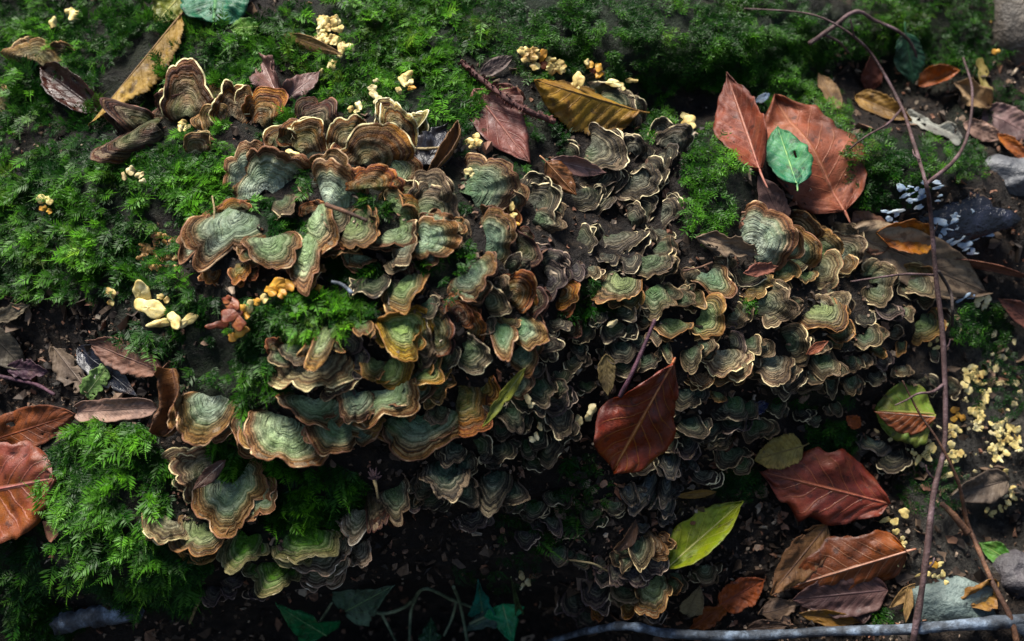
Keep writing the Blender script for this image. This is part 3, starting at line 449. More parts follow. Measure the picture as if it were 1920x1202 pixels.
lf('fallen_leaf', 'curled orange leaf with raised edge among the far litter', (1722, 160), (1800, 132), 26, '#a05a22', '#8a3f22', '#6e3218', 'broad', (.7, .3), (.8, .4), (14, 20), gloss=.45, seed=21)
lf('fallen_leaf', 'buff crumpled leaf beside the curled orange leaf', (1856, 204), (1786, 152), 27, '#94785c', '#a88b6c', '#6c523c', 'ovate', (.5, .2), (.5, .5), (12, 18), gloss=.2, wave=.5, seed=22)
lf('fallen_leaf', 'pale silvery-grey leaf with frayed end on dark moss', (1698, 216), (1802, 266), 22, '#8d8e86', '#a3a398', '#74746c', 'strip', (.2, .2), (.3, .3), (14, 12), gloss=.3, nv=14, torn=.7, seed=23)
lf('fallen_leaf', 'dusky mauve leaf at the edge of the far litter', (1842, 212), (1940, 256), 32, '#6f5554', '#856866', '#5a4443', 'broad', (.2, .2), (.2, .2), (8, 10), gloss=.3, seed=24)
lf('fallen_leaf', 'slim bright orange leaf pointing over the grey stone', (1870, 252), (1932, 304), 15, '#a5512a', '#b86a38', '#7e3c20', 'lance', (.3, .3), (.3, .3), (16, 16), gloss=.35, seed=25)
lf('fallen_leaf', 'pinkish tan leaf lying behind the silvery-grey leaf', (1806, 232), (1880, 262), 20, '#8f6e62', '#a58477', '#6f5248', 'ovate', (.2, .2), (.2, .2), (8, 8), gloss=.3, seed=26)
lf('fallen_leaf', 'dark green drooping leaf hanging before the mossy bank', (1698, 62), (1714, 158), 28, '#1c4a2a', '#25583a', '#3d6b45', 'ovate', (-.2, .2), (-.2, .2), (30, 18), gloss=.35, stalk=20, seed=27)
lf('fallen_leaf', 'yellowish upright leaf scrap behind the thin side twig', (1850, 200), (1838, 110), 14, '#8a7a44', '#9b8a58', '#6c5c34', 'strip', (.3, .3), (.5, .5), (6, 14), gloss=.2, torn=.6, seed=28)
lf('fallen_leaf', 'torn grey-brown leaf with frayed edge beside the mint shell bracket', (1306, 444), (1424, 478), 27, '#7a6554', '#94806c', '#5a493c', 'jag', (.3, .2), (.2, .3), (26, 32), gloss=.2, wave=.5, torn=.5, seed=29)
lf('fallen_leaf', 'pink-brown ragged leaf scrap wedged between small brackets', (1394, 512), (1458, 500), 17, '#8a5348', '#9b665a', '#6a3c34', 'jag', (.3, .2), (.2, .3), (34, 38), gloss=.25, torn=.4, seed=30)
lf('fallen_leaf', 'large glossy red leaf with long pale midrib resting on dark brackets', (1262, 680), (1150, 882), 76, '#8f3524', '#7a2c26', '#c98858', 'angular', (.22, .1), (-.35, -.2), (62, 46), roll=.1, gloss=.5, nv=8, wave=.28, stalk=10, torn=.1, seed=31)
lf('fallen_leaf', 'narrow olive ribbed leaf beside the large glossy red leaf', (1136, 664), (1140, 742), 19, '#6d5c38', '#85724a', '#4a3c22', 'ovate', (.2, .2), (.3, .3), (34, 34), gloss=.2, nv=9, seed=32)
lf('fallen_leaf', 'jagged deep red leaf with purple sheen touching the small ribbed yellow leaf', (1666, 944), (1426, 884), 74, '#7c3430', '#8a4034', '#b06a50', 'jag', (.1, .12), (-.12, .05), (32, 26), gloss=.45, nv=8, wave=.2, seed=33)
lf('fallen_leaf', 'orange-brown leaf with silvery midrib and one wing rolled under', (1700, 1034), (1482, 1100), 62, '#8d4a2c', '#7d3f28', '#b48a74', 'broad', (.1, -.25), (-.35, -.5), (30, 26), gloss=.45, nv=9, stalk=18, seed=34)
lf('fallen_leaf', 'two-tone brown leaf folded over the orange-brown leaf', (1551, 984), (1444, 1116), 37, '#7a5034', '#8f6644', '#4a3024', 'ovate', (.25, .2), (.2, .2), (46, 34), gloss=.25, nv=11, seed=35)
lf('fallen_leaf', 'dull purple-brown leaf beneath the orange-brown leaf', (1664, 1106), (1486, 1124), 42, '#5d4040', '#6d4d48', '#4a3030', 'broad', (.1, .1), (.1, .1), (12, 12), gloss=.3, nv=9, seed=36)
lf('fallen_leaf', 'dusky brown leaf tip lying over the blue-grey branch', (1600, 1090), (1618, 1170), 44, '#4f3836', '#63483f', '#3c2a28', 'ovate', (.1, .1), (.1, .1), (8, 16), gloss=.3, seed=37)
lf('fallen_leaf', 'ochre-streaked dark leaf strip at the blue-grey branch', (1500, 1150), (1612, 1166), 18, '#6a4318', '#8a5f1e', '#4a2e14', 'lance', (.3, .3), (.3, .3), (14, 12), gloss=.3, seed=38)
lf('fallen_leaf', 'fresh yellow-green leaf folded along its pale midrib', (1250, 1066), (1392, 940), 48, '#8a9a1e', '#a3a626', '#c8c07a', 'ovate', (1.0, .1), (.2, -.25), (34, 36), roll=.05, gloss=.4, nv=6, wave=.15, stalk=0, seed=39)
lf('fallen_leaf', 'orange-red ribbed leaf curled beside the beige rolled leaf', (1350, 1134), (1432, 1086), 32, '#8d3f26', '#a04e30', '#6a2c1c', 'broad', (.3, .3), (.3, .3), (18, 22), ser=.08, gloss=.3, nv=10, seed=40)
lf('fallen_leaf', 'crumpled orange leaf scrap near the blue-grey branch', (1294, 1178), (1368, 1130), 24, '#8a4526', '#9b5530', '#6a321c', 'jag', (.4, .2), (.4, .4), (14, 16), gloss=.3, wave=.6, torn=.4, seed=41)
lf('fallen_leaf', 'beige leaf rolled into a cone beside the orange-red leaf', (1288, 1150), (1312, 1098), 30, '#83755a', '#988a6c', '#5d5038', 'ovate', (.3, .3), (.9, .9), (18, 30), gloss=.2, nv=11, seed=42)
lf('fallen_leaf', 'small ribbed yellow leaf at the tip of the jagged red leaf', (1506, 836), (1414, 862), 32, '#8f7c44', '#a89458', '#5d4c26', 'broad', (.15, .15), (.2, .2), (34, 32), ser=.1, nt=26, gloss=.25, nv=10, stalk=14, seed=43)
lf('fallen_leaf', 'green and tan domed leaf crossed by a thin brown twig', (1752, 776), (1646, 770), 62, '#6f8a34', '#9a9048', '#8a7a48', 'broad', (-.3, .2), (-.5, -.2), (34, 34), gloss=.35, nv=7, seed=44)
lf('fallen_leaf', 'red-brown half leaf under the green domed leaf', (1752, 782), (1640, 772), 36, '#7d3f28', '#8f5034', '#a58a78', 'ovate', (-1.4, .05), (-.2, -.25), (50, 46), gloss=.35, nv=7, seed=45)
lf('fallen_leaf', 'burnt orange ribbed leaf on the litter above a red lobe', (-34, 832), (142, 776), 40, '#8a4526', '#743820', '#5c2c1a', 'broad', (.1, .2), (-.3, -.3), (26, 26), gloss=.35, nv=11, seed=46)
lf('fallen_leaf', 'big smooth red-brown leaf beside the tall feathery moss clump', (-70, 930), (106, 896), 96, '#8d4a42', '#8a4a26', '#a8706a', 'broad', (.1, -.1), (.15, -.35), (30, 34), gloss=.45, nv=7, seed=47)
lf('fallen_leaf', 'pinkish ribbed leaf half buried under green moss', (302, 696), (164, 640), 33, '#83594c', '#966c5c', '#4f342c', 'ovate', (.2, .15), (.2, .2), (20, 20), ser=.06, gloss=.25, nv=10, seed=48)
lf('fallen_leaf', 'speckled pinkish-grey leaf with curled tip on dark litter', (146, 772), (294, 764), 24, '#85665c', '#9a7c70', '#5d463e', 'strip', (.3, .2), (.5, .4), (18, 22), gloss=.35, nv=12, seed=49)
lf('fallen_leaf', 'torn pale green leaf scrap lying on dark litter', (160, 742), (200, 690), 22, '#6d8a4a', '#7f9c5a', '#a3a878', 'strip', (.1, .1), (.1, .1), (24, 22), gloss=.3, torn=.3, seed=50)
lf('fallen_leaf', 'tattered grey leaf skeleton beside the green scrap', (100, 650), (170, 740), 34, '#6d5c4e', '#83705f', '#544438', 'jag', (.1, .1), (.1, .1), (14, 14), gloss=.2, torn=.8, wave=.4, seed=51)
lf('fallen_leaf', 'twisted brown leaf rolled like a rope by the mint bracket', (322, 692), (308, 818), 46, '#6d4630', '#83583c', '#4c2f20', 'strip', (.3, .4), (1.3, 1.3), (26, 34), gloss=.3, nv=12, wave=1.1, seed=52, bowlat=.12)
lf('fallen_leaf', 'grey-brown curled leaf fragment at the litter hollow', (-10, 600), (56, 572), 18, '#6f6250', '#857864', '#544838', 'jag', (.3, .3), (.3, .3), (12, 14), gloss=.2, torn=.4, seed=53)
lf('fallen_leaf', 'grey withered leaf below the grey-brown fragment', (-20, 620), (44, 690), 32, '#5f5648', '#746a5a', '#4a4236', 'broad', (.2, .2), (.2, .2), (10, 10), gloss=.2, wave=.4, seed=54)
lf('fallen_leaf', 'dark purple leaf in the litter above the purple stem', (12, 690), (92, 696), 22, '#3d2430', '#4d3040', '#2e1a24', 'jag', (.2, .2), (.2, .2), (12, 12), gloss=.3, torn=.3, seed=55)
lf('fallen_leaf', 'glossy blue-black wet leaf in the dark hollow', (150, 652), (258, 742), 30, '#12141c', '#1f2230', '#2a2a32', 'ovate', (.2, .2), (.3, .3), (6, 6), gloss=.68, seed=56)
lf('fallen_leaf', 'yellow-green spotted leaf with brown corner above the ochre leaf', (340, -10), (292, 44), 30, '#6d7a22', '#8a8a2c', '#a39a4c', 'broad', (.1, .1), (.2, .2), (26, 24), gloss=.35, seed=57)
lf('fallen_leaf', 'broad blue-green leaf hanging into the moss', (410, -60), (400, 42), 64, '#1c6a44', '#2a7c55', '#6a9a5a', 'strip', (.1, .1), (-.1, -.1), (36, 32), gloss=.4, seed=58)
lf('fallen_leaf', 'small lime-green leaf lobe tucked under the blue-green leaf', (484, 50), (432, 54), 19, '#4a7a24', '#6a8f2c', '#8a9a4a', 'broad', (.1, .1), (.2, .2), (24, 24), gloss=.35, seed=59)
lf('fallen_leaf', 'tan leaf edge curled below the cream fungus cluster', (530, 64), (642, 102), 14, '#83613c', '#9a774c', '#5d4228', 'lance', (-.4, .5), (-.3, .4), (30, 30), gloss=.3, seed=60)
lf('fallen_leaf', 'small brown blade with pale edge lying on a tan cap', (423, 863), (362, 918), 15, '#4a281c', '#5d3626', '#c8b49c', 'lance', (.2, .3), (.1, .2), (56, 58), gloss=.5, seed=61)
lf('fallen_leaf', 'curved dark brown leaf above the violet brackets', (1192, 974), (1146, 1036), 15, '#4a3020', '#5d3e2a', '#36221a', 'lance', (.4, .4), (.5, .5), (24, 20), gloss=.35, bowlat=.15, seed=62)
lf('fallen_leaf', 'ochre withered leaf curl above the yellow-green leaf', (1268, 930), (1342, 922), 12, '#7a5a30', '#94703c', '#5a4020', 'lance', (.4, .4), (.8, .8), (24, 24), gloss=.2, seed=63)
lf('fallen_leaf', 'blackish crumpled wet leaf behind the rolled ribbed leaf', (790, 320), (838, 240), 36, '#1c1e24', '#2c2e36', '#3a3a40', 'jag', (.1, .1), (.2, .2), (10, 8), gloss=.6, wave=.5, seed=64)
lf('fallen_leaf', 'tiny glossy blue-black leaf fragment on the log', (1400, 772), (1440, 756), 14, '#182038', '#24305a', '#36406a', 'jag', (.3, .3), (.2, .2), (24, 26), gloss=.7, seed=65)
lf('fallen_leaf', 'green blurred leaf at the dark hollow beside the forked twig', (1892, 1050), (1836, 1018), 20, '#3f6a22', '#527c2c', '#7a8a4a', 'ovate', (.2, .2), (.2, .2), (14, 14), gloss=.35, seed=66)
lf('fallen_leaf', 'tan winged leaf scrap left of the upright twig foot', (1716, 1094), (1668, 1140), 11, '#8a6a44', '#9e7c54', '#664a2e', 'lance', (.2, .2), (.3, .3), (20, 16), gloss=.2, seed=67)
lf('fallen_leaf', 'thin hanging tan leaf scrap at the upright twig foot', (1706, 1096), (1698, 1168), 10, '#83643e', '#96764c', '#60452a', 'lance', (.2, .2), (.3, .3), (20, 20), gloss=.2, seed=68)
lf('fallen_leaf', 'crumpled orange-tan leaf between the two twigs', (1862, 1090), (1790, 1140), 34, '#8a5c30', '#a07844', '#6a4424', 'jag', (.4, .3), (.5, .5), (18, 18), gloss=.3, wave=.7, torn=.3, seed=69)
lf('fallen_leaf', 'grey-brown leaf lying under the pair of twigs', (1890, 900), (1780, 930), 30, '#5e5045', '#746456', '#463a32', 'broad', (.2, .2), (.2, .2), (10, 10), gloss=.25, wave=.3, seed=70)
lf('fallen_leaf', 'wine-red leaf tip at the edge of the grey trunk', (1960, 620), (1872, 560), 24, '#6d4038', '#83524a', '#57322c', 'ovate', (.2, .2), (.2, .2), (12, 16), gloss=.3, seed=71)
lf('fallen_leaf', 'brown leaf lying between the red leaf and the orange leaf', (1660, 470), (1600, 396), 34, '#6d4a3c', '#82594a', '#533629', 'broad', (.2, .2), (.2, .2), (8, 8), gloss=.3, seed=72)
lf('fallen_leaf', 'mauve leaf under the stalk of the narrow red leaf', (1470, 420), (1420, 330), 30, '#5d4440', '#70544e', '#46302d', 'ovate', (.2, .2), (.2, .2), (4, 8), gloss=.3, seed=73)
lf('fallen_leaf', 'yellow-spotted trailing leaf hanging between dark brackets', (985, 690), (905, 800), 14, '#5e6a30', '#8a8a1e', '#8a8a5a', 'lance', (.3, .3), (.4, .3), (52, 50), gloss=.3, torn=.4, seed=74)
lf('fallen_leaf', 'brown litter leaf scrap beside the crumpled orange scrap', (1420, 1150), (1500, 1130), 22, '#5d4638', '#735a48', '#43332a', 'jag', (.2, .2), (.3, .3), (10, 12), gloss=.2, wave=.4, torn=.4, seed=75)
lf('fallen_leaf', 'dark brown leaf scrap lying on the branch bark', (1400, 1180), (1480, 1172), 18, '#4f3a30', '#644c3e', '#382822', 'ovate', (.2, .2), (.3, .3), (10, 10), gloss=.2, seed=76)
lf('fallen_leaf', 'small red-orange leaf scrap above the green domed leaf', (1612, 800), (1588, 780), 14, '#8a3f24', '#9a4e2e', '#6a2c1a', 'jag', (.2, .2), (.2, .2), (26, 26), gloss=.3, seed=77)
lf('fallen_leaf', 'red ribbed leaf scrap between olive brackets', (1512, 664), (1552, 640), 10, '#8a4c38', '#9b5d48', '#6a3828', 'lance', (.2, .2), (.2, .2), (44, 46), gloss=.3, seed=78)
# ivy
IV = dict(group='ivy leaves under the log', cat='ivy leaf', gloss=.5, nv=5, vein='#7a9a6a', prof='ivy')
lf('ivy_leaf', 'glossy green ivy leaf with raised tip by the mossy root', (612, 1192), (520, 1136), 46, '#1f6e3c', '#2f8650', fold=(.25, .2), curl=(-.1, -.1), lift=(165, 175), seed=80, **IV)
lf('ivy_leaf', 'grey-green ivy leaf under the chalky pale brackets', (648, 1146), (738, 1098), 50, '#55705a', '#6a8570', fold=(.2, .2), curl=(-.2, -.1), lift=(165, 160), seed=81, **IV)
lf('ivy_leaf', 'teal ivy leaf folded upward above the bright green one', (905, 1146), (896, 1090), 32, '#2a7f6e', '#3a9484', fold=(.3, .5), curl=(.2, .2), lift=(155, 175), seed=82, **IV)
lf('ivy_leaf', 'bright emerald ivy leaf where the vine ends', (942, 1132), (962, 1206), 40, '#229a5c', '#34ac6c', fold=(.15, .4), curl=(-.2, -.2), lift=(170, 185), seed=83, **IV)
lf('ivy_leaf', 'small dull ivy leaf below the looping vine', (806, 1206), (808, 1158), 26, '#23492c', '#305a3a', fold=(.2, .2), curl=(.2, .2), lift=(155, 165), seed=84, **IV)
lf('ivy_leaf', 'narrow olive ivy leaf standing edge-on by the emerald leaf', (975, 1150), (958, 1082), 14, '#4a5d3a', '#5a6d48', fold=(.8, .8), curl=(.2, .2), lift=(160, 175), seed=85, **IV)
lf('ivy_leaf', 'shaded grey-green ivy leaf behind the emerald leaf', (930, 1150), (866, 1186), 24, '#2c4a40', '#3a5a4e', fold=(.1, .1), curl=(.1, .1), lift=(140, 140), seed=86, **IV)
# ---------------------------------------------------------------- cream fungi, crusts, lichen, glint frills
def mat_cream(name, a, b, c):
    s = NB(name); p = s.pos(); n = s.noise(120, p, 4); n2 = s.noise(600, p, 3); col = s.ramp(n, [(.3, a), (.5, b), (.72, c)])
    col = s.mix(mr(s, n2, .5, .75, 0, .35), col, lin('#8a6a3a')); s.bump(s.math('ADD', n, s.math('MULTIPLY', n2, .4)), .4, .001)
    s.b.inputs['Subsurface Weight'].default_value = .15; s.b.inputs['Subsurface Radius'].default_value = (.002, .0015, .0008); s.b.inputs['Subsurface Scale'].default_value = .5
    return s.fin(col, .5, .4)
MC = {'cream': mat_cream('cream fungus', '#94743a', '#d8c27a', '#ecdfac'), 'gold': mat_cream('golden fungus', '#8a5a1c', '#c8922e', '#e0b454'), 'rust': mat_cream('rust red fungus', '#3d1a10', '#74351c', '#a86a34'),
      'pale': mat_cream('pale crust fungus', '#85704a', '#c4b480', '#e2d6b0'), 'white': mat_cream('blue white lichen and glint', '#5a7090', '#9db0c0', '#dcdcd4'), 'rot': mat_cream('yellow rotten wood', '#6a3c20', '#b08448', '#d8b878')}  # the white colour also paints the glints on wet bark
def lobe(root, p0, px, py, rx, ry, ang, tilt, lift, mat, seed, curl=.5, flat=1.):
    if mat.name.startswith('blue'): rx, ry, ang, flat = rx*(.6+(seed % 7)*.17), ry*(.35+(seed % 5)*.16), -35+(seed % 50), .3
    c, k = at(px, py, lift); rg = np.random.default_rng(seed); d = (math.cos(R_(ang)), math.sin(R_(ang)))
    D3 = AX*d[0]-AV*d[1]; L3 = AX*(-d[1])-AV*d[0]; e1 = D3*math.cos(tilt)+AN*math.sin(tilt); e3 = L3.cross(e1)
    if e3.dot(AN) < 0: e3 = -e3
    B = np.array([e1, L3, e3]); nr, na = 8, 28; th = np.linspace(0, 2*np.pi, na, endpoint=False); a1, a2, a3 = rg.uniform(0, 6, 3)
    f = 1+.16*np.sin(2*th+a1)+.13*np.sin(3*th+a2)+.09*np.sin(5*th+a3)
    V = []; S = math.sqrt(rx*ry)*k
    for i in range(nr):
        r = (i/(nr-1))
        z = S*(.14*(1-r**2)-.08*r**2+(.08+.36*curl)*r*r*np.sin(2*th+a2)+.40*curl*r*r*np.sin(3*th+a1)+.08*(vn(th*2+seed, r*3+seed, 1)-.5))
        V.append(np.stack([r*rx*k*f*np.cos(th), r*ry*k*f*np.sin(th), z*flat], -1))
    edge = V[-1].copy(); edge[:, 2] -= S*.11; edge[:, :2] *= .97; V.append(edge); bot = edge.copy(); bot[:, :2] *= .25; bot[:, 2] -= S*.25; V.append(bot)
    V = np.vstack(V)@B+np.array(c-p0); F = grid_faces(nr+2, na, 0, True)
    if isinstance(V, np.ndarray): V = np.asarray(V)
    o = mesh('lobe', V, F, mat, root); return o
CFOOT = []
def colony(name, label, cat, lobes, mat, group='cream crust fungi', lift=20, tilt=.3):
    x0 = sum(l[0] for l in lobes)/len(lobes); y0 = sum(l[1] for l in lobes)/len(lobes); p0, _ = at(x0, y0, 0)
    root = empty(name, p0)
    if cat == 'crust fungus': lobes = [(l[0], l[1], l[2]*.86, l[3]*.8)+tuple(l[4:]) for l in lobes]
    for i, l in enumerate(lobes):
        lobe(root, p0, l[0], l[1], l[2], l[3], l[4] if len(l) > 4 else (i*67) % 360, l[5] if len(l) > 5 else tilt, l[6] if len(l) > 6 else lift, MC[l[7]] if len(l) > 7 else MC[mat], int(x0*7+y0*13+i*31) % 99991, .5 if max(l[2], l[3]) < 15 else .12, .42 if cat == 'crust fungus' else .6 if mat == 'rust' else 1.)
    for l in lobes: CFOOT.append((l[0], l[1], max(l[2], l[3])))
    tag(root, label, cat, group); return root
def scatter_lobes(x0, y0, x1, y1, n, r, seed, jit=.5):
    g = random.Random(seed); return [(g.uniform(x0, x1), g.uniform(y0, y1), r*g.uniform(.6, 1.4), r*g.uniform(.45, 1.0)) for _ in range(n)]
def path_lobes(pts, n, r, seed, spread=6):
    g = random.Random(seed); C = spline(pts, n); return [(x+g.gauss(0, spread), y+g.gauss(0, spread), r*g.uniform(.6, 1.35), r*g.uniform(.5, 1.0)) for x, y in C]
K = colony
K('cream_fungus', 'big cream two-lobed fungus with smooth ear-like caps on dark wood', 'fungus', [(264, 549, 24, 18, -60, .5, 28), (280, 577, 34, 18, 12, .35, 30), (300, 556, 8, 6, 0, .3, 20), (312, 563, 7, 6, 0, .3, 20)], 'cream')
K('cream_fungus', 'wavy cream lip-shaped fungus below the big two-lobed one', 'fungus', [(300, 606, 20, 9, 170, .4, 30), (326, 600, 18, 12, 60, .4, 32), (352, 601, 22, 10, -25, .4, 30)], 'cream')
K('cream_fungus', 'little yellow fungus button beside the big two-lobed fungus', 'fungus', [(207, 549, 12, 10, 0, .3, 20), (207, 568, 8, 6, 0, .3, 18)], 'cream')
K('crumpled_fungus', 'crumpled rust-red fungus with orange edges in dark moss', 'fungus', [(436, 570, 16, 12, 60, .4, 26, 'rust'), (432, 590, 16, 18, 90, .3, 30, 'rust'), (445, 604, 18, 14, 30, .3, 28, 'rust'), (408, 610, 20, 8, 170, .3, 24, 'rust'), (452, 622, 20, 8, -15, .4, 26, 'gold'), (436, 632, 12, 8, 20, .4, 24, 'gold'), (425, 562, 10, 8, 0, .3, 24, 'rust'), (452, 578, 9, 9, 0, .3, 24, 'gold')], 'rust')
K('crinkled_fungus', 'golden crinkled fungus strip running through the moss', 'fungus', [(520, 534, 20, 12, -30, .4, 26), (540, 536, 14, 12, 30, .4, 26), (506, 546, 14, 9, 20, .4, 26), (528, 550, 12, 8, 70, .4, 24), (494, 560, 10, 8, 0, .4, 22, 'cream'), (466, 576, 16, 9, -50, .4, 24, 'cream'), (480, 566, 9, 8, 0, .4, 22), (460, 590, 10, 7, 40, .4, 22), (598, 541, 9, 7, 0, .3, 20)], 'gold')
K('cream_fungus', 'dense cluster of cream fungus lobes above the tan leaf edge', 'fungus', scatter_lobes(590, 35, 640, 80, 20, 9, 3)+[(612, 45, 12, 9), (630, 38, 9, 8), (602, 72, 12, 9), (640, 92, 16, 9), (655, 88, 10, 8), (622, 124, 14, 9, -50), (600, 137, 9, 5)], 'cream')
K('cream_fungus', 'pale folded fungus standing alone in green moss', 'fungus', [(698, 165, 9, 7), (701, 177, 11, 7), (708, 187, 10, 7), (706, 152, 6, 5), (714, 195, 6, 5)], 'pale', lift=34)
K('cream_fungus', 'yellow-cream fungus tuft in moss near the stalked cap', 'fungus', [(763, 142, 12, 9, -40), (755, 152, 12, 7), (768, 155, 9, 6), (772, 165, 8, 5, 0, .3, 34, 'gold'), (748, 170, 7, 6)], 'cream', lift=34)
K('cream_fungus', 'tiny cream fungus knobs beside the dark red-brown bracket', 'fungus', [(657, 204, 7, 6), (673, 198, 9, 7), (668, 210, 7, 5)], 'cream', lift=30)
K('cream_fungus', 'chain of cream fungus lobes above the ochre toothed leaf', 'fungus', scatter_lobes(978, 92, 1008, 112, 9, 9, 5)+scatter_lobes(1030, 105, 1056, 138, 9, 9, 6)+[(1004, 124, 10, 9), (1018, 104, 12, 8, -60, .4, 22, 'gold'), (1018, 122, 10, 8, 0, .3, 16, 'rust')], 'cream')
K('cream_fungus', 'single cream fungus ear at the edge of the ochre leaf', 'fungus', [(1084, 150, 12, 16, 0, .6, 40), (1080, 160, 9, 8)], 'cream')
K('crinkled_fungus', 'small golden fungus curls in the moss behind the ochre leaf', 'fungus', [(1106, 122, 8, 7), (1122, 126, 9, 8), (1124, 140, 9, 6), (1112, 132, 7, 6, 0, .3, 20, 'rust'), (1100, 116, 6, 5, 0, .3, 20, 'cream')], 'gold')
K('cream_fungus', 'flat cream fungus lip crowning the grey bracket behind the ochre leaf', 'fungus', [(1150, 156, 16, 7, 10, .3, 44), (1166, 162, 9, 6), (1184, 151, 12, 5, 10)], 'cream', lift=36)
K('cream_fungus', 'pair of cream fungus buttons in the darkest moss', 'fungus', [(98, 42, 9, 11), (138, 27, 12, 10), (130, 20, 8, 6)], 'cream', lift=34)
K('cream_fungus', 'yellow fungus button on the mossy slope with an orange foot', 'fungus', [(80, 373, 14, 9), (92, 377, 8, 7), (80, 390, 9, 6, 0, .3, 28, 'gold'), (92, 396, 7, 5, 0, .3, 26, 'gold')], 'cream', lift=36)
K('cream_fungus', 'tan stalked fungus flakes in moss near the small ochre bracket', 'fungus', [(244, 320, 12, 8), (232, 330, 9, 5), (262, 328, 9, 6), (268, 340, 7, 5)], 'pale', lift=38)
K('cream_fungus', 'cream fungus curls beside the rolled ribbed leaf', 'fungus', [(880, 265, 9, 7), (893, 258, 9, 8), (898, 268, 8, 6), (886, 274, 7, 6), (880, 322, 8, 9), (886, 330, 6, 5)], 'cream', lift=28)
K('cream_fungus', 'little cream fungus dots between the teal bracket and the grey tiers', 'fungus', [(960, 388, 6, 8), (962, 404, 6, 7), (968, 420, 6, 5, 0, .3, 30, 'gold')], 'cream', lift=34)
K('cream_fungus', 'smooth cream fungus cushion topping the mossy ridge', 'fungus', [(1292, 230, 16, 13, 30, .3, 34), (1284, 218, 9, 8)], 'cream')
K('cream_fungus', 'yellow fungus tag in the moss above the pale frilled bracket', 'fungus', [(546, 286, 12, 6, 15, .3, 44), (556, 290, 6, 5)], 'cream')
K('cream_fungus', 'yellow fungus curls at the foot of the brown brackets', 'fungus', [(342, 230, 10, 6), (337, 240, 8, 5), (350, 240, 8, 5)], 'cream', lift=30)
K('cream_fungus', 'curled cream fungus rims beside the large glossy red leaf', 'fungus', [(1085, 790, 9, 11), (1076, 798, 7, 6), (1110, 768, 13, 8), (1104, 782, 7, 10)], 'pale', lift=30)
K('cream_fungus', 'short cream fungus finger on the dark teal bracket', 'fungus', [(990, 748, 6, 11, 150), (996, 760, 5, 7)], 'pale', lift=50)
K('cream_fungus', 'hooked cream fungus thread among dark brackets', 'fungus', [(1012, 800, 5, 9), (1006, 818, 8, 5), (998, 824, 5, 8)], 'pale', lift=48)
K('cream_fungus', 'two pale fungus dots in the black hollow near the ivy', 'fungus', [(978, 1080, 6, 9), (990, 1092, 9, 5), (980, 1098, 8, 4)], 'pale', lift=30)
K('cream_fungus', 'white fungus shell in the dark gap beside thin stems', 'fungus', [(1148, 607, 13, 5, -25, .3, 40)], 'pale')
K('rotten_wood', 'crumbling yellow-orange rotten wood exposed between moss and pale bracket', 'wood', scatter_lobes(266, 440, 330, 505, 34, 8, 12), 'rot', lift=6)
K('crust_fungus', 'long chain of cream crust fungus beside the upright twig', 'crust fungus', path_lobes([(1812, 696), (1832, 705), (1846, 740), (1840, 775), (1825, 800)], 44, 8, 20, 9)+[(1808, 722, 9, 8), (1818, 732, 11, 8)], 'cream', lift=8)
K('crust_fungus', 'orange-gold crust fungus fork touching the upright twig', 'crust fungus', [(1790, 768, 10, 7), (1798, 778, 12, 6, 45), (1788, 786, 10, 6, -40), (1806, 784, 8, 7), (1784, 800, 12, 8, 0, .3, 8, 'cream'), (1796, 806, 8, 9, 0, .3, 8, 'cream'), (1786, 815, 9, 7, 0, .3, 8, 'cream')], 'gold', lift=8)
K('crust_fungus', 'broad cream crust fungus patch high on the grey trunk', 'crust fungus', scatter_lobes(1866, 795, 1918, 850, 28, 7.5, 21), 'cream', lift=8)
K('crust_fungus', 'yellow ragged crust fungus beside the broad cream patch', 'crust fungus', path_lobes([(1858, 836), (1866, 850), (1868, 868)], 8, 7, 22, 4), 'cream', lift=8)
K('crust_fungus', 'bent cream crust fungus finger between the twigs and dark brackets', 'crust fungus', [(1746, 840, 10, 14, 30), (1738, 855, 12, 11), (1722, 862, 12, 7), (1714, 850, 9, 6), (1708, 868, 9, 5)], 'cream', lift=12)
K('crust_fungus', 'scattered pale crust fungus drops under the brown half leaf', 'crust fungus', [(1722, 811, 11, 6), (1736, 809, 9, 6), (1724, 822, 7, 6), (1736, 828, 9, 6, -40), (1688, 815, 12, 6), (1670, 824, 7, 4), (1644, 808, 6, 4)], 'pale', lift=14)
K('crust_fungus', 'yellow crust fungus folds where the two twigs cross', 'crust fungus', [(1786, 852, 11, 9), (1800, 850, 10, 9), (1792, 862, 12, 7), (1775, 868, 6, 12), (1776, 892, 14, 7, -25), (1784, 834, 9, 9, -50)], 'cream', lift=8)
K('crust_fungus', 'string of yellow crust fungus buds beside the jagged red leaf tip', 'crust fungus', [(1696, 962, 12, 11), (1660, 975, 11, 7, -30), (1678, 978, 10, 9), (1680, 997, 9, 8), (1692, 1010, 6, 6), (1696, 1018, 6, 5), (1694, 1024, 4, 3)], 'cream', lift=14)
K('crust_fungus', 'yellow crust fungus beads at the foot of the upright twig', 'crust fungus', [(1752, 1059, 8, 9, 0, .3, 14, 'gold'), (1762, 1058, 5, 10), (1742, 1076, 6, 5), (1752, 1080, 7, 5), (1760, 1082, 5, 5), (1768, 1076, 6, 8), (1774, 1092, 6, 5), (1772, 1104, 4, 6), (1690, 1058, 8, 10), (1723, 1078, 3, 8)], 'cream', lift=14)
K('crust_fungus', 'beaded arc of cream crust fungus along the black hollow', 'crust fungus', path_lobes([(1893, 912), (1898, 935), (1880, 952), (1858, 963)], 13, 7, 25, 4)+[(1852, 955, 10, 5), (1870, 905, 9, 7), (1884, 888, 10, 9)], 'cream', lift=8)
